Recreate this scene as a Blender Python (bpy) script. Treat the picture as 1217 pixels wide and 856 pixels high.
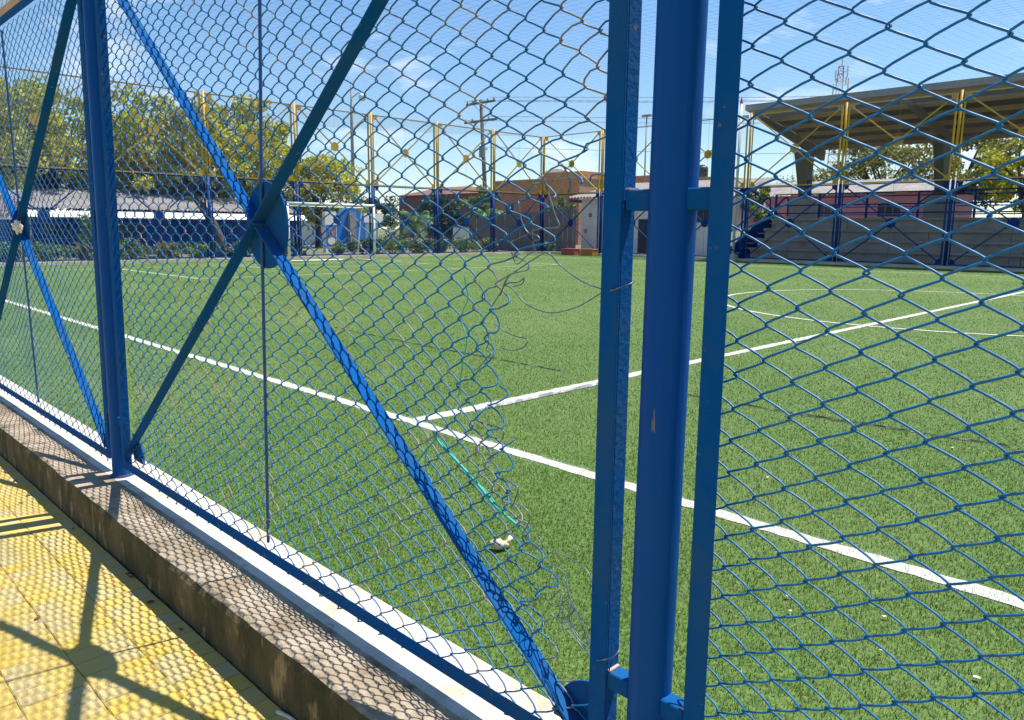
import bpy, math, random
import numpy as np
from mathutils import Vector, Matrix

for o in list(bpy.data.objects):
    bpy.data.objects.remove(o)
scene = bpy.context.scene
R = math.radians
rnd = random.Random(7)
nrng = np.random.default_rng(11)

# ------------------------------------------------------------------ camera
CAM = Vector((4.475, -1.3714, 1.40))
PITCH, ROLL, YAW, FPX = 0.1703, 0.0082, 0.7882, 907.39
fwd = Vector((-math.sin(YAW) * math.cos(PITCH), math.cos(YAW) * math.cos(PITCH), -math.sin(PITCH)))
rt0 = Vector((math.cos(YAW), math.sin(YAW), 0))
up0 = rt0.cross(fwd)
rt = rt0 * math.cos(ROLL) + up0 * math.sin(ROLL)
up = -rt0 * math.sin(ROLL) + up0 * math.cos(ROLL)
cam_data = bpy.data.cameras.new('camera')
cam = bpy.data.objects.new('camera', cam_data)
scene.collection.objects.link(cam)
M = Matrix((rt, up, -fwd)).transposed().to_4x4()
M.translation = CAM
cam.matrix_world = M
cam_data.sensor_width = 36.0
cam_data.lens = 36.0 * FPX / 1217.0
cam_data.clip_start = 0.05
cam_data.clip_end = 3000
scene.camera = cam

# ------------------------------------------------------------------ sky, sun, exposure
SUN = Vector((0.16, 0.40, 1.0)).normalized()
world = bpy.data.worlds.new('World')
scene.world = world
world.use_nodes = True
nt = world.node_tree
nt.nodes.clear()
wout = nt.nodes.new('ShaderNodeOutputWorld')
bg = nt.nodes.new('ShaderNodeBackground')
sky = nt.nodes.new('ShaderNodeTexSky')
sky.sky_type = 'NISHITA'
sky.sun_disc = False
sky.sun_elevation = math.asin(SUN.z)
sky.sun_rotation = math.atan2(SUN.x, SUN.y)
sky.air_density = 1.0
sky.dust_density = 0.05
sky.ozone_density = 3.6
tc = nt.nodes.new('ShaderNodeTexCoord')
mp = nt.nodes.new('ShaderNodeMapping')
mp.inputs['Scale'].default_value = (1.0, 1.0, 3.2)
mp.inputs['Location'].default_value = (0.35, 0.1, 0.2)
n1 = nt.nodes.new('ShaderNodeTexNoise')
n1.inputs['Scale'].default_value = 4.2
n1.inputs['Detail'].default_value = 7
n1.inputs['Roughness'].default_value = 0.58
cr = nt.nodes.new('ShaderNodeValToRGB')
cr.color_ramp.elements[0].position = 0.57
cr.color_ramp.elements[0].color = (0, 0, 0, 1)
cr.color_ramp.elements[1].position = 0.80
cr.color_ramp.elements[1].color = (0.85, 0.85, 0.85, 1)
mx = nt.nodes.new('ShaderNodeMix')
mx.data_type = 'RGBA'
mx.inputs[7].default_value = (8.6, 8.9, 9.2, 1)
nt.links.new(tc.outputs['Generated'], mp.inputs['Vector'])
nt.links.new(mp.outputs[0], n1.inputs['Vector'])
nt.links.new(n1.outputs['Fac'], cr.inputs[0])
nt.links.new(cr.outputs[0], mx.inputs[0])
hsv = nt.nodes.new('ShaderNodeHueSaturation')
hsv.inputs['Saturation'].default_value = 1.12
nt.links.new(sky.outputs[0], hsv.inputs['Color'])
nt.links.new(hsv.outputs[0], mx.inputs[6])
nt.links.new(mx.outputs[2], bg.inputs[0])
bg.inputs[1].default_value = 0.104
nt.links.new(bg.outputs[0], wout.inputs[0])

sl = bpy.data.lights.new('sun', 'SUN')
sl.energy = 5.0
sl.angle = R(0.53)
sl.color = (1.0, 0.95, 0.86)
so = bpy.data.objects.new('sun', sl)
scene.collection.objects.link(so)
so.rotation_euler = SUN.to_track_quat('Z', 'Y').to_euler()
so.location = (0, 0, 30)
vs = scene.view_settings
vs.view_transform = 'Standard'
vs.look = 'None'
vs.exposure = 0.72
vs.gamma = 1
vs.use_curve_mapping = False

# ------------------------------------------------------------------ helpers
class MB:
    def __init__(self):
        self.v = []
        self.f = []
    def add(self, vs_, fs_):
        n = len(self.v)
        self.v.extend([tuple(p) for p in vs_])
        self.f.extend([tuple(i + n for i in f) for f in fs_])
        return self
    def box(self, x0, x1, y0, y1, z0, z1):
        vs_ = [(x, y, z) for z in (z0, z1) for y in (y0, y1) for x in (x0, x1)]
        return self.add(vs_, [(0, 2, 3, 1), (4, 5, 7, 6), (0, 1, 5, 4), (2, 6, 7, 3), (0, 4, 6, 2), (1, 3, 7, 5)])
    def beam(self, p0, p1, w, d, ref=(0, 1, 0), w1=None, d1=None):
        """w across ref-perpendicular, d along ref"""
        p0 = Vector(p0); p1 = Vector(p1)
        t = (p1 - p0).normalized()
        a = t.cross(Vector(ref)).normalized()
        b = a.cross(t).normalized()
        w1 = w if w1 is None else w1
        d1 = d if d1 is None else d1
        vs_ = []
        for p, ww, dd in ((p0, w, d), (p1, w1, d1)):
            for sa, sb in ((-1, -1), (1, -1), (1, 1), (-1, 1)):
                vs_.append(p + a * (sa * ww / 2) + b * (sb * dd / 2))
        return self.add(vs_, [(3, 2, 1, 0), (4, 5, 6, 7), (0, 1, 5, 4), (1, 2, 6, 5), (2, 3, 7, 6), (3, 0, 4, 7)])
    def tube(self, pts, r, sides=8, cap=True):
        pts = [Vector(p) for p in pts]
        n = len(pts)
        rs = r if isinstance(r, (list, tuple)) else [r] * n
        base = len(self.v)
        pa = None
        for i, p in enumerate(pts):
            t = (pts[min(i + 1, n - 1)] - pts[max(i - 1, 0)])
            t = t.normalized() if t.length > 1e-9 else Vector((0, 0, 1))
            if pa is None:
                ref = Vector((0, 1, 0)) if abs(t.y) < 0.9 else Vector((1, 0, 0))
                a = t.cross(ref).normalized()
            else:
                a = (pa - t * pa.dot(t))
                a = a.normalized() if a.length > 1e-6 else t.orthogonal().normalized()
            pa = a
            b = t.cross(a)
            for k in range(sides):
                th = 2 * math.pi * k / sides
                self.v.append(tuple(p + (a * math.cos(th) + b * math.sin(th)) * rs[i]))
        for i in range(n - 1):
            for k in range(sides):
                k2 = (k + 1) % sides
                q = base + i * sides
                self.f.append((q + k, q + k2, q + sides + k2, q + sides + k))
        if cap:
            self.f.append(tuple(base + k for k in reversed(range(sides))))
            self.f.append(tuple(base + (n - 1) * sides + k for k in range(sides)))
        return self
    def disc(self, c, r, y0, y1, n=40, a0=0, a1=2 * math.pi, rz=None):
        """plate in the XZ plane between y0 and y1"""
        full = abs(a1 - a0 - 2 * math.pi) < 1e-6
        rz = r if rz is None else rz
        ang = [a0 + (a1 - a0) * i / (n if full else n - 1) for i in range(n)]
        ring = [(c[0] + r * math.cos(a), c[1] + rz * math.sin(a)) for a in ang]
        if not full:
            ring.append((c[0], c[1]))
        m = len(ring)
        vs_ = [(x, y0, z) for x, z in ring] + [(x, y1, z) for x, z in ring]
        fs_ = [tuple(range(m)), tuple(range(2 * m - 1, m - 1, -1))]
        for i in range(m):
            j = (i + 1) % m
            fs_.append((j, i, m + i, m + j))
        return self.add(vs_, fs_)
    def mesh(self, name, mats=None, smooth=False):
        me = bpy.data.meshes.new(name)
        me.from_pydata(self.v, [], self.f)
        if mats is not None:
            for m_ in (mats if isinstance(mats, (list, tuple)) else [mats]):
                me.materials.append(m_)
        if smooth:
            me.shade_smooth()
        me.update()
        return me

def tag(o, label=None, cat=None, group=None, kind=None):
    if label: o['label'] = label
    if cat: o['category'] = cat
    if group: o['group'] = group
    if kind: o['kind'] = kind
    return o

def link(name, me, parent=None, loc=(0, 0, 0), rz=0.0):
    o = bpy.data.objects.new(name, me)
    scene.collection.objects.link(o)
    o.location = loc
    o.rotation_euler = (0, 0, rz)
    if parent is not None:
        o.parent = parent
    return o

def empty(name, loc=(0, 0, 0), rz=0.0, label=None, cat=None, group=None):
    o = link(name, None, None, loc, rz)
    o.empty_display_size = 0.2
    return tag(o, label, cat, group)

def bevel(o, w=0.003, seg=2):
    b = o.modifiers.new('bevel', 'BEVEL')
    b.width = w
    b.segments = seg
    b.limit_method = 'ANGLE'
    b.angle_limit = R(40)
    return o

def np_mesh(name, V, F, mats, smooth=False):
    """V (n,3), F (m,k) arrays"""
    me = bpy.data.meshes.new(name)
    V = np.asarray(V, np.float32); F = np.asarray(F, np.int32)
    k = F.shape[1]
    me.vertices.add(len(V))
    me.vertices.foreach_set('co', V.ravel())
    me.loops.add(F.size)
    me.loops.foreach_set('vertex_index', F.ravel())
    me.polygons.add(len(F))
    me.polygons.foreach_set('loop_start', np.arange(0, F.size, k, dtype=np.int32))
    me.polygons.foreach_set('loop_total', np.full(len(F), k, np.int32))
    if smooth:
        me.polygons.foreach_set('use_smooth', np.ones(len(F), bool))
    for m_ in (mats if isinstance(mats, (list, tuple)) else [mats]):
        me.materials.append(m_)
    me.update(calc_edges=True)
    return me

def catmull(pts, n=8):
    P = [Vector(p) for p in pts]
    P = [P[0] * 2 - P[1]] + P + [P[-1] * 2 - P[-2]]
    out = []
    for i in range(1, len(P) - 2):
        for k in range(n):
            t = k / n
            a, b, c, d = P[i - 1], P[i], P[i + 1], P[i + 2]
            out.append(0.5 * ((2 * b) + (c - a) * t + (2 * a - 5 * b + 4 * c - d) * t * t + (3 * b - a - 3 * c + d) * t ** 3))
    out.append(P[-2])
    return out

# ------------------------------------------------------------------ materials
def col(c):
    return (c[0], c[1], c[2], 1.0)

def mat(name, c, rough=0.6, c2=None, scale=6.0, lo=0.35, hi=0.65, bump=0.0, bscale=60.0, metal=0.0,
        island=0.0, spec=0.5, c3=None, s3=3.0, lo3=0.6, hi3=0.75, stretch=(1, 1, 1), transl=0.0, coords='Object'):
    m = bpy.data.materials.new(name)
    m.use_nodes = True
    t = m.node_tree
    p = t.nodes['Principled BSDF']
    p.inputs['Roughness'].default_value = rough
    p.inputs['Metallic'].default_value = metal
    p.inputs['Specular IOR Level'].default_value = spec
    L = t.links.new
    tcn = t.nodes.new('ShaderNodeTexCoord')
    mapn = t.nodes.new('ShaderNodeMapping')
    mapn.inputs['Scale'].default_value = stretch
    L(tcn.outputs[coords], mapn.inputs['Vector'])
    src = None
    rgb = t.nodes.new('ShaderNodeRGB')
    rgb.outputs[0].default_value = col(c)
    src = rgb.outputs[0]
    def layer(src, cc, sc, l, h):
        nz = t.nodes.new('ShaderNodeTexNoise')
        nz.inputs['Scale'].default_value = sc
        nz.inputs['Detail'].default_value = 6
        nz.inputs['Roughness'].default_value = 0.62
        L(mapn.outputs[0], nz.inputs['Vector'])
        mr = t.nodes.new('ShaderNodeMapRange')
        mr.inputs['From Min'].default_value = l
        mr.inputs['From Max'].default_value = h
        L(nz.outputs['Fac'], mr.inputs['Value'])
        mi = t.nodes.new('ShaderNodeMix')
        mi.data_type = 'RGBA'
        mi.inputs[7].default_value = col(cc)
        L(mr.outputs[0], mi.inputs[0])
        L(src, mi.inputs[6])
        return mi.outputs[2]
    if c2 is not None:
        src = layer(src, c2, scale, lo, hi)
    if c3 is not None:
        src = layer(src, c3, s3, lo3, hi3)
    if island > 0:
        g = t.nodes.new('ShaderNodeNewGeometry')
        hs = t.nodes.new('ShaderNodeHueSaturation')
        mv = t.nodes.new('ShaderNodeMapRange')
        mv.inputs['To Min'].default_value = 1 - island
        mv.inputs['To Max'].default_value = 1 + island
        L(g.outputs['Random Per Island'], mv.inputs['Value'])
        L(mv.outputs[0], hs.inputs['Value'])
        mh = t.nodes.new('ShaderNodeMath')
        mh.operation = 'MULTIPLY_ADD'
        mh.inputs[1].default_value = 7.31
        mh.inputs[2].default_value = 0.0
        fr = t.nodes.new('ShaderNodeMath')
        fr.operation = 'FRACT'
        L(g.outputs['Random Per Island'], mh.inputs[0])
        L(mh.outputs[0], fr.inputs[0])
        mh2 = t.nodes.new('ShaderNodeMapRange')
        mh2.inputs['To Min'].default_value = 0.5 - 0.05 * island
        mh2.inputs['To Max'].default_value = 0.5 + 0.05 * island
        L(fr.outputs[0], mh2.inputs['Value'])
        L(mh2.outputs[0], hs.inputs['Hue'])
        L(src, hs.inputs['Color'])
        src = hs.outputs[0]
    L(src, p.inputs['Base Color'])
    if bump > 0:
        nb = t.nodes.new('ShaderNodeTexNoise')
        nb.inputs['Scale'].default_value = bscale
        nb.inputs['Detail'].default_value = 5
        L(mapn.outputs[0], nb.inputs['Vector'])
        bp = t.nodes.new('ShaderNodeBump')
        bp.inputs['Strength'].default_value = bump
        bp.inputs['Distance'].default_value = 0.01
        L(nb.outputs['Fac'], bp.inputs['Height'])
        L(bp.outputs[0], p.inputs['Normal'])
    if transl > 0:
        tr = t.nodes.new('ShaderNodeBsdfTranslucent')
        L(src, tr.inputs['Color'])
        ms = t.nodes.new('ShaderNodeMixShader')
        ms.inputs[0].default_value = transl
        L(p.outputs[0], ms.inputs[1])
        L(tr.outputs[0], ms.inputs[2])
        L(ms.outputs[0], t.nodes['Material Output'].inputs['Surface'])
    return m

BLUE = (0.002, 0.082, 0.28)
m_blue = mat('blue_paint', BLUE, 0.85, (0.020, 0.088, 0.21), 4, 0.42, 0.68, bump=0.25, bscale=70, c3=(0.17, 0.13, 0.11), s3=26, lo3=0.67, hi3=0.70, spec=0.07)
m_bluepipe = mat('blue_paint_pipe', (0.001, 0.066, 0.30), 0.45, (0.004, 0.082, 0.27), 5, 0.42, 0.66, bump=0.3, bscale=40, stretch=(1, 1, 0.14), c3=(0.20, 0.17, 0.14), s3=17, lo3=0.68, hi3=0.70, spec=0.10)
m_bluewire = mat('blue_coated_wire', (0.008, 0.120, 0.31), 0.42, (0.012, 0.145, 0.34), 8, spec=0.35)
m_tornwire = mat('torn_wire', (0.008, 0.120, 0.30), 0.45, (0.012, 0.145, 0.33), 8, spec=0.3, c3=(0.22, 0.22, 0.22), s3=5, lo3=0.53, hi3=0.60)
m_barewire = mat('bare_grey_wire', (0.20, 0.21, 0.23), 0.42, (0.05, 0.09, 0.17), 25, 0.4, 0.6, metal=0.35)
m_rodblue = mat('rod_blue', (0.012, 0.07, 0.22), 0.5)
m_rust = mat('rusty_primer', (0.42, 0.24, 0.17), 0.8, (0.55, 0.45, 0.40), 60)
m_rustblue = mat('rust_through_blue', (0.01, 0.07, 0.20), 0.8, (0.16, 0.08, 0.04), 40, 0.42, 0.6)
m_yellow = mat('yellow_paint', (0.62, 0.37, 0.012), 0.5, (0.50, 0.29, 0.02), 3, c3=(0.20, 0.10, 0.03), s3=9, lo3=0.62, hi3=0.8)
m_yellow_near = mat('yellow_paint_near', (0.62, 0.33, 0.03), 0.5, (0.5, 0.26, 0.04), 5)
m_fineblue = mat('far_blue', (0.003, 0.030, 0.17), 0.6, (0.005, 0.045, 0.22), 1.5, spec=0.2)
m_galv = mat('galvanised_grey', (0.24, 0.25, 0.26), 0.5, (0.18, 0.19, 0.20), 10)
m_net = mat('net_twine', (0.10, 0.13, 0.16), 0.8)
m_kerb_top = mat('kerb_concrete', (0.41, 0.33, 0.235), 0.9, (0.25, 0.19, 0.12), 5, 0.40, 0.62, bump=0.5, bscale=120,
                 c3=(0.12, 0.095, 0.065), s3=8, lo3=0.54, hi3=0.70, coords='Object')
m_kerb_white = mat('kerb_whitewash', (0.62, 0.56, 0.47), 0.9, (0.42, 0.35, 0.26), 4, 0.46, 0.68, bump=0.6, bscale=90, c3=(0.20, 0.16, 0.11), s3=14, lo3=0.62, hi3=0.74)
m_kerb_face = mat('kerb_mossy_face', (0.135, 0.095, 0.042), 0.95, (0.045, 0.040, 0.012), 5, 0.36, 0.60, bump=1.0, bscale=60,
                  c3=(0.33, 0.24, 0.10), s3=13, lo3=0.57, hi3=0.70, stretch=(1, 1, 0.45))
m_paver = mat('yellow_paver', (0.60, 0.42, 0.085), 0.85, (0.50, 0.41, 0.20), 4, 0.38, 0.66, bump=0.55, bscale=140,
              c3=(0.40, 0.31, 0.15), s3=13, lo3=0.62, hi3=0.8)
m_paver_b = mat('yellow_paver_worn', (0.55, 0.42, 0.15), 0.88, (0.62, 0.42, 0.06), 5, 0.4, 0.66, bump=0.55, bscale=140,
                c3=(0.30, 0.23, 0.12), s3=12, lo3=0.6, hi3=0.8)
m_joint = mat('paver_joint_dirt', (0.27, 0.20, 0.09), 0.95, (0.12, 0.09, 0.05), 20, bump=0.5)
m_blade = mat('turf_blade', (0.070, 0.172, 0.010), 0.5, (0.108, 0.198, 0.018), 0.35, 0.40, 0.62, island=0.95, transl=0.12, spec=0.45)
m_blade_w = mat('turf_blade_white', (0.76, 0.75, 0.71), 0.8, (0.60, 0.60, 0.53), 3.0, 0.5, 0.75, island=0.3, transl=0.15)
m_line = mat('white_turf_line', (0.60, 0.60, 0.55), 0.9, (0.40, 0.42, 0.33), 40, bump=0.6, bscale=200)
m_earth = mat('bare_earth', (0.19, 0.16, 0.10), 0.95, (0.09, 0.12, 0.035), 0.35, bump=0.5, bscale=8)
m_conc = mat('grey_concrete', (0.42, 0.37, 0.31), 0.9, (0.32, 0.28, 0.235), 1.2, bump=0.3, bscale=20, c3=(0.13, 0.12, 0.10), s3=2.6, lo3=0.58, hi3=0.75)
m_cream = mat('cream_kerb', (0.62, 0.54, 0.36), 0.9, (0.45, 0.38, 0.26), 1.5)
m_white = mat('white_paint', (0.78, 0.78, 0.76), 0.55, (0.66, 0.66, 0.63), 3)
m_whitewall = mat('white_wall', (0.85, 0.82, 0.77), 0.9, (0.72, 0.68, 0.61), 0.8, 0.45, 0.75, bump=0.2, bscale=15)
m_dark = mat('dark_opening', (0.015, 0.016, 0.02), 0.25)
m_bwall = mat('blue_wall', (0.012, 0.035, 0.22), 0.8, (0.018, 0.055, 0.28), 0.8)
m_bbright = mat('bright_blue_panel', (0.02, 0.17, 0.62), 0.6)
m_fibro = mat('fibre_cement_roof', (0.34, 0.32, 0.30), 0.9, (0.22, 0.20, 0.19), 0.9, c3=(0.15, 0.13, 0.12), s3=4)
m_brick = None
m_wood = mat('weathered_wood', (0.22, 0.19, 0.165), 0.9, (0.12, 0.10, 0.09), 3, stretch=(6, 6, 0.5), island=0.25)
m_pink = mat('pink_wall', (0.55, 0.23, 0.26), 0.9, (0.45, 0.19, 0.22), 0.7)
m_roofmetal = mat('grey_metal_fascia', (0.24, 0.235, 0.25), 0.5, (0.20, 0.195, 0.21), 2)
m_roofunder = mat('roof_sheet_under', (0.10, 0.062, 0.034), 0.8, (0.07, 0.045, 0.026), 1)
m_purlin = mat('tan_purlin', (0.42, 0.26, 0.13), 0.7, (0.32, 0.20, 0.10), 2)
m_rafter = mat('brown_painted_steel', (0.17, 0.13, 0.10), 0.7, (0.12, 0.09, 0.07), 1.5)
m_redpaint = mat('red_paint', (0.50, 0.04, 0.04), 0.6)
m_redbox = mat('faded_red_block', (0.50, 0.075, 0.07), 0.8, (0.42, 0.12, 0.10), 4)
m_orangebox = mat('orange_block', (0.55, 0.22, 0.06), 0.8, (0.42, 0.17, 0.06), 4)
m_tan = mat('tan_shutter', (0.42, 0.35, 0.26), 0.7)
m_teal = mat('teal_door', (0.22, 0.36, 0.38), 0.6)
m_bark = mat('bark', (0.11, 0.085, 0.06), 0.95, (0.05, 0.04, 0.03), 6, stretch=(1, 1, 0.3), bump=0.8, bscale=12)
m_lime = mat('limewashed_trunk', (0.55, 0.53, 0.48), 0.9, (0.35, 0.31, 0.26), 5)
m_leafY = mat('leaf_yellow_green', (0.50, 0.47, 0.035), 0.55, (0.30, 0.35, 0.03), 0.7, 0.4, 0.62, island=0.55, transl=0.5)
m_leafG = mat('leaf_green', (0.11, 0.20, 0.03), 0.55, (0.17, 0.23, 0.035), 0.7, 0.4, 0.62, island=0.5, transl=0.3)
m_leafD = mat('leaf_dark', (0.035, 0.075, 0.022), 0.55, (0.06, 0.10, 0.03), 0.7, island=0.5, transl=0.25)
m_leafO = mat('leaf_olive', (0.26, 0.25, 0.06), 0.6, (0.17, 0.19, 0.04), 0.8, island=0.5, transl=0.3)
m_palm = mat('palm_frond', (0.075, 0.20, 0.045), 0.45, (0.12, 0.22, 0.05), 1.0, island=0.35, transl=0.25)
m_flower = mat('red_flower', (0.62, 0.06, 0.05), 0.6, island=0.3, transl=0.2)
m_cord = mat('teal_cord', (0.02, 0.42, 0.32), 0.6, (0.03, 0.35, 0.30), 30)
m_bag = mat('white_plastic', (0.78, 0.72, 0.60), 0.6, (0.62, 0.52, 0.40), 40)
m_bone = mat('tan_litter', (0.62, 0.42, 0.24), 0.6, (0.80, 0.66, 0.46), 60)
m_seam = mat('black_seam', (0.03, 0.035, 0.035), 0.8, (0.30, 0.32, 0.30), 9, 0.52, 0.64)
m_tank = mat('black_tank', (0.02, 0.022, 0.025), 0.5)
m_pole = mat('concrete_pole', (0.36, 0.33, 0.29), 0.9, (0.26, 0.23, 0.20), 2)
m_wood_pole = mat('timber_pole', (0.16, 0.13, 0.11), 0.9, (0.10, 0.08, 0.07), 2)
m_cable = mat('cable', (0.05, 0.05, 0.055), 0.7)
m_dryleaf = mat('dry_leaf', (0.22, 0.10, 0.04), 0.8, (0.14, 0.07, 0.03), 30)

def brick_mat(name, c1, c2, mort, sc):
    m = bpy.data.materials.new(name)
    m.use_nodes = True
    t = m.node_tree
    p = t.nodes['Principled BSDF']
    p.inputs['Roughness'].default_value = 0.95
    tcn = t.nodes.new('ShaderNodeTexCoord')
    mapn = t.nodes.new('ShaderNodeMapping')
    mapn.inputs['Rotation'].default_value = (R(90), 0, 0)
    b = t.nodes.new('ShaderNodeTexBrick')
    b.inputs['Color1'].default_value = col(c1)
    b.inputs['Color2'].default_value = col(c2)
    b.inputs['Mortar'].default_value = col(mort)
    b.inputs['Scale'].default_value = sc
    b.inputs['Mortar Size'].default_value = 0.02
    nz = t.nodes.new('ShaderNodeTexNoise')
    nz.inputs['Scale'].default_value = 1.2
    nz.inputs['Detail'].default_value = 6
    mi = t.nodes.new('ShaderNodeMix')
    mi.data_type = 'RGBA'
    mi.blend_type = 'MULTIPLY'
    mr = t.nodes.new('ShaderNodeMapRange')
    mr.inputs['From Min'].default_value = 0.4
    mr.inputs['From Max'].default_value = 0.65
    mi.inputs[7].default_value = (0.78, 0.74, 0.70, 1)
    t.links.new(tcn.outputs['Object'], mapn.inputs['Vector'])
    t.links.new(mapn.outputs[0], b.inputs['Vector'])
    t.links.new(tcn.outputs['Object'], nz.inputs['Vector'])
    t.links.new(nz.outputs['Fac'], mr.inputs['Value'])
    t.links.new(mr.outputs[0], mi.inputs[0])
    t.links.new(b.outputs['Color'], mi.inputs[6])
    t.links.new(mi.outputs[2], p.inputs['Base Color'])
    return m
m_brick = brick_mat('red_brick', (0.62, 0.23, 0.075), (0.50, 0.17, 0.055), (0.42, 0.32, 0.24), 2.2)
m_brickdark = brick_mat('dark_brick', (0.26, 0.11, 0.075), (0.20, 0.085, 0.06), (0.20, 0.15, 0.13), 2.2)

def turf_mat():
    m = bpy.data.materials.new('synthetic_turf')
    m.use_nodes = True
    t = m.node_tree
    L = t.links.new
    p = t.nodes['Principled BSDF']
    p.inputs['Roughness'].default_value = 0.75
    p.inputs['Specular IOR Level'].default_value = 0.3
    tcn = t.nodes.new('ShaderNodeTexCoord')
    def nz(s, d=4, r=0.6):
        n = t.nodes.new('ShaderNodeTexNoise')
        n.inputs['Scale'].default_value = s
        n.inputs['Detail'].default_value = d
        n.inputs['Roughness'].default_value = r
        L(tcn.outputs['Object'], n.inputs['Vector'])
        return n
    a = nz(0.35, 5)
    b = nz(55, 3, 0.8)
    ramp = t.nodes.new('ShaderNodeValToRGB')
    e = ramp.color_ramp.elements
    e[0].position = 0.32; e[0].color = (0.024, 0.056, 0.008, 1)
    e[1].position = 0.68; e[1].color = (0.135, 0.235, 0.045, 1)
    L(b.outputs['Fac'], ramp.inputs[0])
    mi = t.nodes.new('ShaderNodeMix')
    mi.data_type = 'RGBA'
    mi.inputs[7].default_value = (0.15, 0.21, 0.065, 1)
    mr = t.nodes.new('ShaderNodeMapRange')
    mr.inputs['From Min'].default_value = 0.4
    mr.inputs['From Max'].default_value = 0.7
    mr.inputs['To Max'].default_value = 0.55
    L(a.outputs['Fac'], mr.inputs['Value'])
    L(mr.outputs[0], mi.inputs[0])
    L(ramp.outputs[0], mi.inputs[6])
    L(mi.outputs[2], p.inputs['Base Color'])
    bp = t.nodes.new('ShaderNodeBump')
    bp.inputs['Strength'].default_value = 0.7
    bp.inputs['Distance'].default_value = 0.02
    L(b.outputs['Fac'], bp.inputs['Height'])
    L(bp.outputs[0], p.inputs['Normal'])
    return m
m_turf = turf_mat()

# ------------------------------------------------------------------ ground, turf, kerbs
ZT = -0.05                 # turf surface
XE, YF = -27.27, 32.68     # end fence plane, far side fence plane
L0 = 3.56                  # near fence bay
FX, FY = 0.0, 0.02        # near fence origin
LF, LG = 4.05, 4.415       # far fence bays

def ngon_sheet(name, x0, x1, y0, y1, z, m, kind='structure', parent=None):
    mb = MB().add([(x0, y0, z), (x1, y0, z), (x1, y1, z), (x0, y1, z)], [(0, 1, 2, 3)])
    o = link(name, mb.mesh(name, m), parent)
    if kind: o['kind'] = kind
    return o

ngon_sheet('ground', -900, 900, -900, 900, -0.36, m_earth)
yard = MB().box(-120, XE - 0.16, -6, 130, -0.34, -0.06).box(XE - 0.16, 90, YF + 0.16, 130, -0.34, -0.06)
tag(link('dirt_yard', yard.mesh('dirt_yard', m_earth)), kind='structure')
turf = link('turf_pitch', MB().box(XE + 0.16, 27, 0.205, YF - 0.16, -0.3, ZT).mesh('turf_pitch', m_turf))
turf['kind'] = 'structure'

# painted lines (inlaid white turf)
XH, YS1, YS2 = -0.05, 2.06, 28.2
LINES = []   # rectangles (x0,x1,y0,y1)
LINES.append((-23.6, 25, YS1 - 0.062, YS1 + 0.062))
LINES.append((-23.6, 25, YS2 - 0.05, YS2 + 0.05))
LINES.append((XH - 0.082, XH + 0.078, YS1 + 0.057, 6.0))
LINES.append((XH - 0.070, XH + 0.070, 6.0, YS2 - 0.052))
LINES.append((-23.65, -23.55, YS1 + 0.057, YS2 - 0.052))
LINES.append((-16.85, -16.75, 7.45, 22.6))
LINES.append((-23.5, -16.87, 7.45, 7.55))
LINES.append((-23.5, -16.87, 22.5, 22.6))
LINES.append((-20.6, -20.5, 11.6, 18.6))
LINES.append((-23.5, -20.62, 11.6, 11.7))
LINES.append((-23.5, -20.62, 18.5, 18.6))
CC, CRAD = (XH, 15.2), 4.35
for (x0, x1, y0, y1) in LINES:
    n = max(2, int(max(x1 - x0, y1 - y0) / 0.06)) if max(x1 - x0, y1 - y0) < 60 else 2
    horiz = (x1 - x0) > (y1 - y0)
    vs_, fs_ = [], []
    for i in range(n + 1):
        s = i / n
        j1, j2 = rnd.uniform(-0.009, 0.009), rnd.uniform(-0.009, 0.009)
        if horiz:
            X = x0 + (x1 - x0) * s
            vs_ += [(X, y0 + j1 + .012, ZT + 0.004), (X, y1 + j2 - .012, ZT + 0.004)]
        else:
            Y = y0 + (y1 - y0) * s
            vs_ += [(x1 + j1 - .012, Y, ZT + 0.004), (x0 + j2 + .012, Y, ZT + 0.004)]
    for i in range(n):
        fs_.append((2 * i, 2 * i + 2, 2 * i + 3, 2 * i + 1))
    link('painted_line', MB().add(vs_, fs_).mesh('painted_line', m_line), turf)
mb = MB()
for i in range(160):
    a0, a1 = 2 * math.pi * i / 160, 2 * math.pi * (i + 1) / 160
    q = [(CC[0] + (CRAD + d) * math.cos(a), CC[1] + (CRAD + d) * math.sin(a), ZT + 0.008) for a, d in ((a0, -.045), (a0, .045), (a1, .045), (a1, -.045))]
    mb.add(q, [(0, 1, 2, 3)])
link('centre_circle', mb.mesh('centre_circle', m_line), turf)

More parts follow.
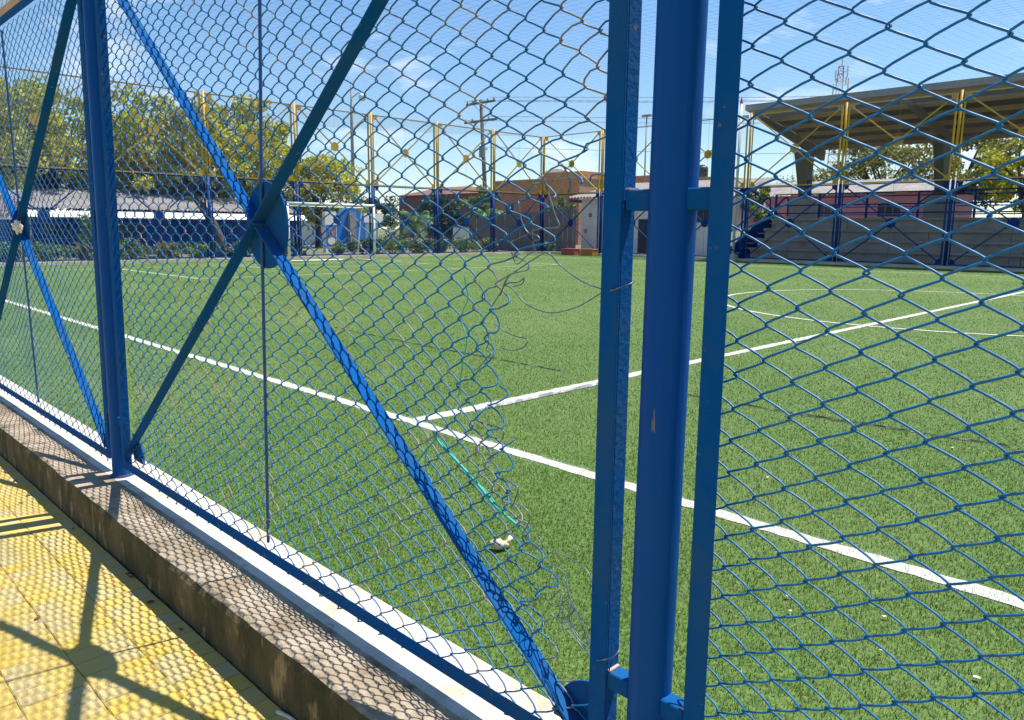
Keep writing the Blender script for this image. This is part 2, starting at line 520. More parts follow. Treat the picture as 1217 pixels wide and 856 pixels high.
# turf blades, thinning out with distance
def blades():
    def make(N, rlo, rhi, dens_power):
        pass
    pts = []
    D0, r0 = 17000.0, 3.2
    half = R(62)
    th0 = math.atan2(fwd.y, fwd.x)
    # near disc r<r0 (uniform), then 1/r^2
    nA = int(D0 * half * (r0 ** 2))
    rA = r0 * np.sqrt(nrng.random(nA))
    nB = int(D0 * r0 ** 2 * 2 * half * math.log(44 / r0))
    rB = r0 * np.exp(nrng.random(nB) * math.log(44 / r0))
    r = np.concatenate([rA, rB])
    th = th0 + (nrng.random(len(r)) * 2 - 1) * half
    x = CAM.x + r * np.cos(th); y = CAM.y + r * np.sin(th)
    k = (y > 0.215) & (x > XE + 0.3) & (y < YF - .3)
    x, y, r = x[k], y[k], r[k]
    jx = nrng.normal(0, 0.014, len(x)) + 0.010 * np.sin(y * 9) ; jy = nrng.normal(0, 0.014, len(x)) + 0.010 * np.sin(x * 7)
    w = np.zeros(len(x), bool)
    for (a, b, c, d) in LINES:
        w |= (x + jx > a) & (x + jx < b) & (y + jy > c) & (y + jy < d)
    rc = np.hypot(x - CC[0], y - CC[1])
    w |= np.abs(rc + jx - CRAD) < 0.045
    s = np.maximum(1.0, r / 3.0) ** 0.72
    n = len(x)
    az = nrng.random(n) * 2 * np.pi
    lean = np.abs(nrng.normal(0.55, 0.32, n))
    h = nrng.uniform(0.013, 0.024, n) * np.minimum(s, 1.0)
    wd = nrng.uniform(0.0020, 0.0036, n) * s
    pa = nrng.random(n) * 2 * np.pi
    base = np.stack([x, y, np.full(n, ZT - 0.002)], 1)
    side = np.stack([np.cos(pa), np.sin(pa), np.zeros(n)], 1) * (wd / 2)[:, None]
    tip = base + np.stack([np.cos(az) * np.sin(lean), np.sin(az) * np.sin(lean), np.cos(lean)], 1) * h[:, None]
    V = np.stack([base - side, base + side, tip + side * .35], 1)
    return V, w
V, w = blades()
for nm, sel, m_ in (('turf_blades', ~w, m_blade), ('white_line_blades', w, m_blade_w)):
    P = V[sel].reshape(-1, 3)
    F = np.arange(len(P)).reshape(-1, 3)
    o = link(nm, np_mesh(nm, P, F, m_), turf)
    o['kind'] = 'stuff'

# near kerb: low concrete wall under the fence
def kerb(name, x0, x1, ya, yb, ztop, zbot, step):
    n = int((x1 - x0) / step)
    prof = [(ya, zbot), (ya + 0.004, -0.03 + ztop), (ya + 0.012, -0.008 + ztop), (ya + 0.03, ztop), (-0.055, ztop), (yb - 0.02, ztop + 0.001), (yb, -0.012 + ztop), (yb, zbot)]
    vs_, fs_ = [], []
    ph = [0.0] * len(prof)
    for i in range(n + 1):
        X = x0 + (x1 - x0) * i / n
        for k, (yy, zz) in enumerate(prof):
            a = 0.004 if k in (1, 2, 3) else (0.0015 if k in (4, 5, 6) else 0.006 if k == 0 else 0)
            ph[k] = 0.6 * math.sin(X * 2.1 + k * 1.7) + 0.5 * math.sin(X * 5.3 + k * 2.9) + 0.35 * math.sin(X * 13 + k * 4.1) + 0.25 * math.sin(X * 31 + k) + rnd.uniform(-.25, .25)
            vs_.append((X, yy + a * ph[k], zz + (a * 0.6 * ph[(k + 3) % 8] if 0 < k < 7 else 0)))
    m_ = len(prof)
    midx = []
    for i in range(n):
        for k in range(m_ - 1):
            fs_.append((i * m_ + k, (i + 1) * m_ + k, (i + 1) * m_ + k + 1, i * m_ + k + 1))
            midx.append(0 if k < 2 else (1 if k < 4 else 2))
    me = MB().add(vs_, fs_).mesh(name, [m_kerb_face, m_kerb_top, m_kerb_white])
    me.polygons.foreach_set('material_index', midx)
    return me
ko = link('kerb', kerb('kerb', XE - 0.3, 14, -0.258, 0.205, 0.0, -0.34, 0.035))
ko['kind'] = 'structure'

# sidewalk: bed, 288 single pavers, sheet beyond
SW = -0.209
sw = link('sidewalk', MB().box(-40, 20, -3.4, -0.262, -0.34, SW - 0.010).mesh('sidewalk', m_joint))
sw['kind'] = 'structure'
PW, PD = 0.105, 0.21
paver_meshes = []
for v in range(6):
    mbp = MB()
    w_, d_ = PW - 0.002, PD - 0.002
    ins = 0.004
    z1 = 0.0
    vs_ = []
    for (f, z) in ((0, -0.05), (0, -0.004), (ins, z1)):
        for sx, sy in ((-1, -1), (1, -1), (1, 1), (-1, 1)):
            vs_.append((sx * (w_ / 2 - f) + rnd.uniform(-.0012, .0012), sy * (d_ / 2 - f) + rnd.uniform(-.0012, .0012), z))
    fs_ = [(8, 9, 10, 11)]
    for a in (0, 4):
        for k in range(4):
            fs_.append((a + k, a + (k + 1) % 4, a + 4 + (k + 1) % 4, a + 4 + k))
    paver_meshes.append(mbp.add(vs_, fs_).mesh('paver', m_paver if v % 3 else m_paver_b))
for r_ in range(5):
    for c_ in range(59):
        off = 0.5 * PW if r_ % 2 else 0
        o = link('paver', paver_meshes[rnd.randrange(6)], sw, (-2.6 + off + c_ * PW, -0.262 - PD * (r_ + 0.5), SW + rnd.uniform(-0.0015, 0.0015)), rnd.choice((0, math.pi)))
        o.rotation_euler = (rnd.uniform(-.006, .006), rnd.uniform(-.006, .006), o.rotation_euler.z)
mb = MB()
xl, xr = -2.75 - 0.5 * PW, -2.75 + 47.5 * PW
rest = []
c_ = 0
for r_ in range(15):
    off = 0.5 * PW if r_ % 2 else 0
    k0, k1 = -120, 150
    for c_ in range(k0, k1):
        if r_ < 5 and 0 <= c_ < 59:
            continue
        xx = -2.6 + off + c_ * PW
        yy = -0.262 - PD * (r_ + 0.5)
        mb.box(xx - PW / 2 + .003, xx + PW / 2 - .003, yy - PD / 2 + .003, yy + PD / 2 - .003, SW - .05, SW + rnd.uniform(-.0015, .0015))
o = link('outer_pavers', mb.mesh('outer_pavers', m_paver), sw)
o['kind'] = 'stuff'

# ------------------------------------------------------------------ chain link
def tubes_np(lines, r, sides):
    """lines: list of (n,3) arrays"""
    Vs, Fs = [], []
    base = 0
    th = np.arange(sides) * 2 * np.pi / sides
    for P in lines:
        n = len(P)
        if n < 2:
            continue
        T = np.gradient(P, axis=0)
        T /= np.linalg.norm(T, axis=1, keepdims=True) + 1e-12
        ref = np.array([0.0, 1.0, 0.0])
        A = np.cross(T, ref)
        ln = np.linalg.norm(A, axis=1, keepdims=True)
        A = np.where(ln > 1e-3, A / np.maximum(ln, 1e-3), np.array([1.0, 0, 0]))
        B = np.cross(A, T)
        ring = P[:, None, :] + r * (A[:, None, :] * np.cos(th)[None, :, None] + B[:, None, :] * np.sin(th)[None, :, None])
        Vs.append(ring.reshape(-1, 3))
        i = np.arange(n - 1)[:, None] * sides
        k = np.arange(sides)[None, :]
        k2 = (k + 1) % sides
        F = np.stack([i + k, i + k2, i + sides + k2, i + sides + k], -1).reshape(-1, 4) + base
        Fs.append(F)
        base += n * sides
    return np.concatenate(Vs), np.concatenate(Fs)

TS = np.array([0.0, 0.10, 0.30, 0.70, 0.90])
XS = np.array([0.0, 0.045, 0.27, 0.73, 0.955])
def link_lines(x0, x1, z0, z1, dx, dz, ph=(0, 0), warp=None, keep=None, jit=0.0012, yd=-0.010, simple=False):
    """woven wires: each wire is a vertical zigzag hooked into its neighbours"""
    lines = []
    k = 0
    x = ph[0]
    while x > x0: x -= dx * 2
    while x < x0: x += dx
    kk = int(round((x - ph[0]) / dx))
    zz = ph[1]
    while zz > z0: zz -= dz * 2
    ov = 0.0028
    nz_ = int((z1 - zz) / dz) + 2
    while x + dx <= x1 + 1e-6:
        pts = []
        segs = []
        wob = nrng.normal(0, jit, (nz_ + 1, 2))
        for j in range(nz_):
            za = zz + j * dz
            left_start = (j + kk) % 2 == 0
            a, b = (x - ov, x + dx + ov) if left_start else (x + dx + ov, x - ov)
            if simple:
                ts, xs = TS[[0, 1, 4]], XS[[0, 1, 4]]
            else:
                ts, xs = TS, XS
            px = a + (b - a) * xs + wob[j, 0] * (1 - ts) + wob[j + 1, 0] * ts
            pz = za + dz * ts + wob[j, 1] * (1 - ts) + wob[j + 1, 1] * ts
            py = (yd if left_start else -yd) * np.sin(np.pi * ts)
            segs.append(np.stack([px, py, pz], 1))
        # runs
        run = []
        for sg in segs:
            zc, xc = sg[:, 2].mean(), sg[:, 0].mean()
            ok = z0 <= zc <= z1 and (keep is None or keep(xc, zc))
            if ok:
                run.append(sg)
            elif run:
                lines.append(np.concatenate(run)); run = []
        if run:
            lines.append(np.concatenate(run))
        x += dx
        kk += 1
    if warp is not None:
        lines = [warp(P) for P in lines]
    return lines

# boundary of the hole (X, z) from the upper to the lower bar
HOLE = [(3.43, 1.66), (3.363, 1.585), (3.268, 1.51), (3.19, 1.475), (3.205, 1.409), (3.162, 1.353), (3.127, 1.315), (3.08, 1.234), (3.04, 1.155), (2.998, 1.071),
        (2.989, 1.017), (3.025, 0.931), (3.052, 0.869), (3.094, 0.801), (3.101, 0.724), (3.152, 0.656), (3.172, 0.571), (3.204, 0.497),
        (3.23, 0.387), (3.288, 0.29), (3.378, 0.24), (3.44, 0.23)]
hz = np.array([h[1] for h in HOLE])[::-1]
hx = np.array([h[0] for h in HOLE])[::-1] - 0.03
def hole_x(z):
    if z > 1.66 or z < 0.23:
        return 9.0
    return float(np.interp(z, hz, hx))
def pull_at(z):
    # how far the torn wires have been dragged left at this height
    return 0.24 * max(0.0, math.sin(math.pi * min(1, max(0, (z - 0.30) / 1.08)))) ** 0.8
def keep_torn(x, z):
    return x < hole_x(z) + pull_at(z)
def warp_torn(P):
    P = P.copy()
    for i in range(len(P)):
        x, y, z = P[i]
        hx_ = min(hole_x(z), 3.43)
        if hx_ > 3.42:
            hx_ = 3.44
        pl = pull_at(z)
        W = 0.60
        if pl > 0 and x > hx_ - W:
            t = min(1.15, (x - (hx_ - W)) / (W + pl))
            P[i, 0] = hx_ - W + t * (W + pl) - pl * t * t
            cr_ = t ** 3
            P[i, 0] += cr_ * (0.010 * math.sin(z * 37 + 1.3) + 0.006 * math.sin(z * 83 + x * 20))
            P[i, 2] += -0.055 * pl / 0.24 * t * t + cr_ * 0.006 * math.sin(x * 60 + z * 35)
            P[i, 1] = y * (1 + 1.1 * cr_) + cr_ * (0.030 * math.sin(z * 17 + x * 13) + 0.02)
        # general slackness
        P[i, 1] += 0.008 * math.sin(x * 5 + z * 3) - 0.046 * min(1.0, max(0.0, (0.36 - z) / 0.25))   # tied to the rail below
        P[i, 0] += 0.004 * math.sin(z * 6 + x * 3)
        P[i, 2] += 0.004 * math.sin(x * 7 + z * 4)
    return P
def warp_soft(P):
    P = P.copy()
    P[:, 1] += 0.008 * np.sin(P[:, 0] * 5 + P[:, 2] * 3) - 0.046 * np.clip((0.36 - P[:, 2]) / 0.25, 0, 1)
    P[:, 0] += 0.003 * np.sin(P[:, 2] * 6 + P[:, 0] * 3)
    P[:, 2] += 0.004 * np.sin(P[:, 0] * 7 + P[:, 2] * 4)
    return P

# ------------------------------------------------------------------ fence builder
BAR = 0.05
def bay_meshes(key, L, z0, z1, paint, near, off=0.132, hub_r=0.160, bar=BAR, depth=0.050, rodm=None):
    """meshes of one framed bay, local x from 0 to L, in the XZ plane"""
    d = {}
    xa, xb = off, L - off
    y0, y1 = -0.045, 0.0
    f = MB()
    e_ = 0.006 if near else 0.02
    h2 = bar / 2
    zl, zh = z0 - 0.025, z1 + 0.025
    # angle iron: one leg flat to the street, the other turned back along the outer edge
    f.box(xa - h2, xa + h2, y0 - e_, y0, zl, zh)
    f.box(xa - h2, xa - h2 + e_, y0 + 0.0005, y1, zl, zh)
    f.box(xb - h2, xb + h2, y0 - e_, y0, zl, zh)
    f.box(xb + h2 - e_, xb + h2, y0 + 0.0005, y1, zl, zh)
    for (za, zb_, zo) in ((z0 - 0.024, z0 + 0.024, z0 - 0.024), (z1 - 0.024, z1 + 0.024, z1 + 0.024 - e_)):
        f.box(xa + h2 + 0.0005, xb - h2 - 0.0005, y0 - e_ + 0.0007, y0 - 0.0007, za, zb_)
        f.box(xa - h2 + e_ + 0.0005, xb + h2 - e_ - 0.0005, y0, y1 - 0.001, zo, zo + e_)
    d['frame'] = f
    hs = -0.032 if near else 0.0
    c = (L / 2 + hs, (z0 + z1) / 2)
    pa, pb = (xa + 0.01 + hs, z0 + 0.03), (xb - 0.01 + hs, z1 - 0.03)
    pc, pd = (xa + 0.01 + hs, z1 - 0.03), (xb - 0.01 + hs, z0 + 0.03)
    th = 0.007 if near else 0.045
    yb_, yf_ = -0.004, -0.004 - depth
    ym = (yb_ + yf_) / 2
    d['brace_up'] = MB().beam((pa[0], ym, pa[1]), (pb[0], ym, pb[1]), th, depth)
    t = Vector((pd[0] - pc[0], 0, pd[1] - pc[1])).normalized()
    m1 = Vector((c[0], ym, c[1])) - t * 0.006
    m2 = Vector((c[0], ym, c[1])) + t * 0.006
    d['brace_down_a'] = MB().beam((pc[0], ym, pc[1]), m1, th, depth)
    d['brace_down_b'] = MB().beam(m2, (pd[0], ym, pd[1]), th, depth)
    d['hub_plate'] = MB().disc(c, hub_r, -0.0035, 0.003, 44 if near else 18)
    g = 0.15 if near else 0.2
    nn = 16 if near else 7
    for i, (px, pz, a0) in enumerate(((xa, z0, 0), (xb, z0, math.pi / 2), (xb, z1, math.pi), (xa, z1, 1.5 * math.pi))):
        sx = 0.026 if px == xa else -0.026
        sz = 0.024 if pz == z0 else -0.024
        d['corner_plate%d' % i] = MB().disc((px + sx, pz + sz), g, -0.0045, 0.002, nn, a0, a0 + math.pi / 2)
    return d

class Fence:
    def __init__(self, name, label, loc, rz):
        self.root = empty(name, loc, rz, label, 'fence')
    def bay(self, cache, x, mats, chain, chain_m, z0, z1, L, rod=True, near=False, label=None, rodlean=(0, 0), chain_name='chain_link', chain_label=None):
        fr = link('panel_frame', cache['frame'], self.root, (x, 0, 0))
        if near: bevel(fr)
        for k in ('brace_up', 'brace_down_a', 'brace_down_b', 'hub_plate', 'corner_plate0', 'corner_plate1', 'corner_plate2', 'corner_plate3'):
            nm = 'brace' if k.startswith('brace') else 'hub_plate' if k.startswith('hub') else 'corner_plate'
            ob = link(nm, cache[k], fr)
            if near and nm == 'brace': bevel(ob, 0.002, 1)
        if near:
            for (ax, az) in ((1, 1), (-1, 1), (1, -1), (-1, -1)):
                cx_, cz_ = L / 2 - 0.032, (z0 + z1) / 2
                a_ = math.atan2(z1 - z0, L - 0.26)
                dx_, dz_ = ax * math.cos(a_), az * math.sin(a_)
                nx_, nz_ = -dz_ * ax, dx_ * ax
                pts_, rr_ = [], []
                for q_ in range(15):
                    d_ = 0.03 + 0.008 * q_
                    pts_.append((cx_ + dx_ * d_ - abs(nx_) * 0.0, -0.0045, cz_ + dz_ * d_ + 0.006))
                    rr_.append(0.0022 + rnd.uniform(0, 0.0022))
                link('weld_bead', MB().tube(pts_, rr_, 5).mesh('weld_bead', m_blue), fr)
        if rod:
            if 'rod' not in cache or near:
                mb_ = MB()
                rr = 0.0065
                hs = -0.032 if near else 0.0
                mb_.tube([(L / 2 + hs + rodlean[0], -0.008, z0 + 0.02), (L / 2 + hs, -0.010, (z0 + z1) / 2), (L / 2 + hs + rodlean[1], -0.008, z1 - 0.02)], rr, 8 if near else 4)
                cache['rod'] = mb_.mesh('rod', m_rodblue if near else mats)
            link('rod', cache['rod'], fr)
        if chain is not None:
            ch = link(chain_name, chain, fr)
            if chain_label: ch['label'] = chain_label
        return fr

def cached(d, m):
    return {k: v.mesh(k.rstrip('0123456789'), m) for k, v in d.items()}

# ---- near fence
ZR, ZM, ZTOP = 0.103, 2.73, 5.38
nf = Fence('near_fence', 'blue chain link fence with cross braces and disc hubs on the low concrete kerb', (FX, FY, 0), 0)
low = cached(bay_meshes('n', L0, ZR, ZM - 0.025, None, True), m_blue)
upp = cached(bay_meshes('n', L0, ZM + 0.025, ZTOP, None, True), m_yellow_near)
XA, XB = 0.132 - 0.035, L0 - 0.132 + 0.01
YM = 0.012
def shift(lines, y):
    return [P + np.array([0, y, 0]) for P in lines]
DX1, DZ1 = 0.0600, 0.0350
Vc, Fc = tubes_np(shift(link_lines(XA, XB - 0.005, ZR - 0.045, ZM - 0.03, DX1, DZ1, (0.05, 0.02), warp_soft, simple=True), YM), 0.0023, 4)
chain_plain = np_mesh('chain_link', Vc, Fc, m_bluewire, True)
Vc, Fc = tubes_np(shift(link_lines(XA, XB - 0.005, ZM + 0.03, ZTOP, DX1, DZ1, (0.05, 0.02), warp_soft, simple=True), YM), 0.0023, 4)
chain_upper = np_mesh('chain_link', Vc, Fc, m_yellow_near, True)
Vc, Fc = tubes_np(shift(link_lines(XA, XB - 0.005, ZR - 0.045, ZM - 0.03, 0.0605, 0.0355, (2.245, 1.48), warp_torn, keep_torn), YM), 0.0024, 6)
chain_torn = np_mesh('torn_chain_link', Vc, Fc, m_tornwire, True)
x_r0 = L0
Vc, Fc = tubes_np(shift(link_lines(0.09, XB - 0.01, ZR - 0.045, ZM - 0.03, 0.0604, 0.0349, (4.074 - FX - x_r0, 0.834), warp_soft), YM), 0.0024, 6)
chain_right = np_mesh('chain_link', Vc, Fc, m_bluewire, True)

def post_lean(lean, z):
    return lean * (-0.35 + 1.35 * min(z, 2.7) / 2.7)
def sheared(d, m, side):
    out = {}
    for k_, mb_ in d.items():
        q = MB()
        q.f = mb_.f
        for (vx, vy, vz) in mb_.v:
            w_ = (1 - vx / L0) if side == 'left' else vx / L0
            q.v.append((vx + post_lean(0.12, vz) * min(1, max(0, w_ * 1.05)), vy, vz))
        out[k_] = q.mesh(k_.rstrip('0123456789'), m)
    return out
base_low = bay_meshes('n', L0, ZR, ZM - 0.025, None, True)
low_right_of_post = sheared(base_low, m_blue, 'left')
low_left_of_post = sheared(base_low, m_blue, 'right')
for b in range(-7, 3):
    x = b * L0
    near = -2 <= b <= 1
    ch = chain_torn if b == 0 else chain_right if b == 1 else chain_plain
    fr = nf.bay(dict(low_right_of_post if b == 0 else low_left_of_post if b == -1 else low), x, m_blue, ch, m_bluewire, ZR, ZM - 0.025, L0, True, near,
                rodlean=(-0.075, 0.10) if b == 0 else (0, 0),
                chain_name='torn_chain_link' if b == 0 else 'chain_link',
                chain_label='blue chain link torn open with a ragged hole beside the post' if b == 0 else None)
    nf.bay(dict(upp), x, m_yellow_near, chain_upper, m_yellow_near, ZM + 0.025, ZTOP, L0, False, False)
# last narrow bay to the corner is closed by the corner post of the end fence
PR = 0.050
for b in range(-7, 4):
    x = b * L0
    lean = 0.12 if b == 0 else 0.012 if b == 1 else 0.0
    pm = MB().tube([(x - lean * 0.35, -0.02, 0.0), (x + lean * 1.0, -0.02, 2.70)], PR, 40 if -2 <= b <= 1 else 16)
    me = pm.mesh('post_pipe', m_bluepipe, True)
    po = link('post_pipe', me, nf.root)
    ed = po.modifiers.new('edge', 'EDGE_SPLIT'); ed.split_angle = R(50)
    pm = MB().tube([(x + lean, -0.02, 2.70), (x + lean, -0.02, 5.45)], PR, 20)
    link('upper_post_pipe', pm.mesh('upper_post_pipe', m_yellow_near, True), nf.root)
    for zc in (0.335, 1.462, 2.55, 3.2, 4.2, 5.1):
        for s in (-1, 1):
            lz = post_lean(lean, zc)
            xi = x + s * 0.044 + lz
            xo = x + s * (0.132 - 0.0255) + lz
            o = link('bracket', MB().box(min(xi, xo), max(xi, xo), -0.0445 + (.003 if zc > 1 else 0), -0.002, zc - 0.022, zc + 0.022).mesh('bracket', m_blue if zc < 2.7 else m_yellow_near), po)
            if -2 <= b <= 1 and zc < 2.6:
                bevel(o, 0.003, 1)
                # bare weld seam
                xw = xo - s * 0.009
                link('weld_seam', MB().box(min(xo - s * 0.0005, xw), max(xo - s * 0.0005, xw), -0.042, -0.005, zc + 0.0225, zc + 0.0265).mesh('weld_seam', m_rust), o)
    if -2 <= b <= 1:
        ring_ = [(x - lean * .35 + 0.0525 * math.cos(2 * math.pi * q_ / 28), -0.02 + 0.0525 * math.sin(2 * math.pi * q_ / 28), 0.008) for q_ in range(29)]
        link('weld_ring', MB().tube(ring_, [0.003 + rnd.uniform(0, .0025) for _ in ring_], 5).mesh('weld_ring', m_rustblue), po)
    link('base_flange', MB().tube([(x - lean * .35, -0.02, -0.002), (x - lean * .35, -0.02, 0.006)], 0.063, 24).mesh('base_flange', m_blue), po)

# loose, torn wires round the hole
def wire(pts, r=0.0016, m_=None, n=7):
    pts = [(p[0] - FX, p[1] - FY + .012, p[2]) for p in pts]
    o = link('loose_wire', MB().tube(catmull(pts, n), r, 5).mesh('loose_wire', m_ or m_barewire, True), nf.root)
    return o
wire([(3.016, 0.020, 1.224), (3.026, 0.040, 1.273), (3.086, 0.030, 1.302), (3.157, 0.020, 1.334), (3.198, 0.010, 1.342), (3.219, 0.030, 1.312), (3.304, 0.020, 1.276), (3.410, -0.030, 1.267), (3.441, -0.046, 1.269), (3.477, -0.046, 1.281), (3.485, -0.030, 1.288)], 0.0019)
wire([(3.024, 0.030, 1.255), (3.036, 0.050, 1.240), (3.076, 0.060, 1.204), (3.170, 0.050, 1.190), (3.262, 0.040, 1.211), (3.335, 0.030, 1.245), (3.384, 0.020, 1.272)], 0.0016)
wire([(2.982, 0.030, 1.147), (3.008, 0.050, 1.125), (3.066, 0.040, 1.118), (3.110, 0.030, 1.117), (3.108, 0.020, 1.098), (3.065, 0.020, 1.084), (3.023, 0.020, 1.086)], 0.0015)
wire([(3.170, 0.012, 1.531), (3.193, 0.012, 1.485), (3.216, 0.012, 1.433), (3.230, 0.012, 1.409), (3.214, 0.012, 1.403), (3.161, 0.012, 1.400), (3.115, 0.012, 1.383), (3.042, 0.030, 1.365)], 0.0021)
wire([(3.321, 0.012, 1.510), (3.326, 0.012, 1.521), (3.343, 0.012, 1.524), (3.367, 0.012, 1.519), (3.404, -0.010, 1.514)], 0.0021)
wire([(3.235, 0.012, 1.552), (3.254, 0.012, 1.526), (3.262, 0.012, 1.502), (3.255, 0.012, 1.485)], 0.0021)
wire([(3.090, 0.012, 1.467), (3.102, 0.012, 1.421), (3.123, 0.012, 1.392), (3.155, 0.012, 1.384), (3.164, 0.012, 1.374), (3.144, 0.012, 1.369), (3.150, 0.012, 1.347)], 0.0019)
wire([(2.992, 0.012, 1.194), (3.005, 0.030, 1.228), (3.030, 0.030, 1.256), (3.064, 0.040, 1.262), (3.095, 0.030, 1.275), (3.087, 0.030, 1.259), (3.056, 0.030, 1.251)], 0.0017)
wire([(3.067, 0.012, 1.340), (3.086, 0.012, 1.311), (3.115, 0.012, 1.329), (3.139, 0.012, 1.342), (3.156, 0.030, 1.343)], 0.0016)
wire([(2.965, 0.012, 1.112), (2.982, 0.012, 1.096), (2.972, 0.012, 1.076), (2.989, 0.012, 1.067), (2.969, 0.012, 1.048), (2.945, 0.012, 1.024), (2.924, 0.012, 1.012)], 0.0017)
wire([(2.976, 0.012, 0.868), (3.020, 0.012, 0.867), (3.043, 0.012, 0.858), (3.033, 0.012, 0.834), (3.007, 0.012, 0.810), (2.976, 0.012, 0.799)], 0.0017)
wire([(3.050, 0.012, 0.730), (3.083, 0.012, 0.721), (3.099, 0.012, 0.711), (3.087, 0.012, 0.677), (3.074, 0.012, 0.652)], 0.0019)
wire([(3.100, 0.012, 0.671), (3.131, 0.012, 0.663), (3.144, 0.012, 0.643), (3.129, 0.012, 0.608), (3.120, 0.012, 0.596)], 0.0019)
for a in (   # the grey tangle hanging low in the hole
    [(3.163, 0.000, 0.580), (3.134, 0.050, 0.527), (3.162, 0.060, 0.528), (3.199, 0.040, 0.523), (3.227, 0.050, 0.510), (3.281, 0.030, 0.451), (3.330, 0.020, 0.405), (3.359, 0.010, 0.366)],
    [(3.170, 0.006, 0.529), (3.154, 0.050, 0.490), (3.178, 0.060, 0.500), (3.212, 0.040, 0.480), (3.242, 0.050, 0.477), (3.273, 0.030, 0.430), (3.325, 0.020, 0.391), (3.357, 0.010, 0.360)],
    [(3.178, 0.012, 0.477), (3.173, 0.050, 0.453), (3.194, 0.060, 0.471), (3.225, 0.040, 0.437), (3.258, 0.050, 0.445), (3.265, 0.030, 0.408), (3.320, 0.020, 0.378), (3.354, 0.010, 0.354)],
    [(3.185, 0.018, 0.425), (3.193, 0.050, 0.416), (3.210, 0.060, 0.443), (3.238, 0.040, 0.394), (3.273, 0.050, 0.413), (3.256, 0.030, 0.386), (3.315, 0.020, 0.364), (3.351, 0.010, 0.349)],
    [(3.193, 0.024, 0.373), (3.212, 0.050, 0.380), (3.226, 0.060, 0.415), (3.251, 0.040, 0.351), (3.288, 0.050, 0.381), (3.248, 0.030, 0.363), (3.309, 0.020, 0.350), (3.349, 0.010, 0.343)]):
    a = [(p[0] + rnd.uniform(-.012, .012), p[1], p[2] + rnd.uniform(-.014, .014)) for p in a]
    wire(a, 0.0013)
wire([(3.166, 0.012, 0.596), (3.188, 0.012, 0.584), (3.196, 0.030, 0.560), (3.228, 0.040, 0.560), (3.275, 0.040, 0.557), (3.328, 0.030, 0.551), (3.359, 0.020, 0.520), (3.378, 0.010, 0.464), (3.386, 0.005, 0.413)], 0.0013)
wire([(3.203, 0.012, 0.438), (3.211, 0.040, 0.407), (3.261, 0.040, 0.431), (3.293, 0.030, 0.437), (3.270, 0.030, 0.403), (3.221, 0.020, 0.383), (3.194, 0.010, 0.357)], 0.0014)
wire([(3.338, 0.012, 0.361), (3.392, -0.020, 0.358), (3.434, -0.046, 0.383), (3.469, -0.047, 0.403), (3.478, -0.030, 0.417), (3.460, 0.000, 0.423)], 0.0017)

# ------------------------------------------------------------------ far fences
HM, HT = 3.42, 6.71
def far_chain(L, z0, z1, pitch, r, m_):
    """straight crossing strands, cheap three sided"""
    xa, xb = 0.15, L - 0.15
    lines = []
    W, H = xb - xa, z1 - z0
    sl_ = 0.72
    s = -H / sl_
    while s < W:
        for sg in (1, -1):
            # x = s + (z)/sl  (sg=1) ; mirrored for -1
            za, zb_ = 0.0, H
            x_a, x_b = s, s + H / sl_
            if x_a < 0: za, x_a = -x_a * sl_, 0.0
            if x_b > W: zb_, x_b = H - (x_b - W) * sl_, W
            if x_b - x_a > 0.02:
                if sg == 1:
                    p, q = (xa + x_a, z0 + za), (xa + x_b, z0 + zb_)
                else:
                    p, q = (xb - x_a, z0 + za), (xb - x_b, z0 + zb_)
                lines.append(np.array([[p[0], 0.004 * sg, p[1]], [q[0], 0.004 * sg, q[1]]]))
        s += pitch
    V_, F_ = tubes_np(lines, r, 3)
    return np_mesh('chain_link', V_, F_, m_)

def far_fence(name, label, loc, rz, L, n, open_first=False):
    F = Fence(name, label, loc, rz)
    lo = cached(bay_meshes('f', L, 0.12, HM - 0.03, None, False, 0.15, 0.21, 0.06), m_fineblue)
    hi = cached(bay_meshes('f', L, HM + 0.03, HT, None, False, 0.15, 0.21, 0.06), m_yellow)
    cl = far_chain(L, 0.12, HM - 0.03, 0.125, 0.0026, m_fineblue)
    ch = far_chain(L, HM + 0.03, HT, 0.125, 0.0026, m_galv)
    clo, chi = lo, hi
    pm1 = MB().tube([(0, 0, 0), (0, 0, HM)], 0.065, 12).mesh('post_pipe', m_fineblue, True)
    pm2 = MB().tube([(0, 0, HM), (0, 0, HT + 0.12)], 0.05, 12).mesh('upper_post_pipe', m_yellow, True)
    for i in range(n):
        F.bay(clo, i * L, m_fineblue, cl, None, 0.12, HM - 0.03, L)
        F.bay(chi, i * L, m_yellow, ch, None, HM + 0.03, HT, L)
    for i in range(n + 1):
        link('post_pipe', pm1, F.root, (i * L, 0, 0))
        link('upper_post_pipe', pm2, F.root, (i * L, 0, 0))
    return F
# end fence runs along Y (local x -> -Y), far fence along X
ef = far_fence('end_fence', 'blue and yellow chain link fence behind the goal', (XE, YF, 0), -math.pi / 2, LF, 8)
ff = far_fence('side_fence', 'blue and yellow chain link fence in front of the grandstand', (XE, YF, 0), 0, LG, 11)
mb = MB().box(XE - 0.15, XE + 0.15, 0.21, YF + 0.15, -0.3, 0.07).box(XE + 0.15, 27, YF - 0.15, YF + 0.15, -0.3, 0.07)
tag(link('field_kerb', mb.mesh('field_kerb', m_cream)), kind='structure')

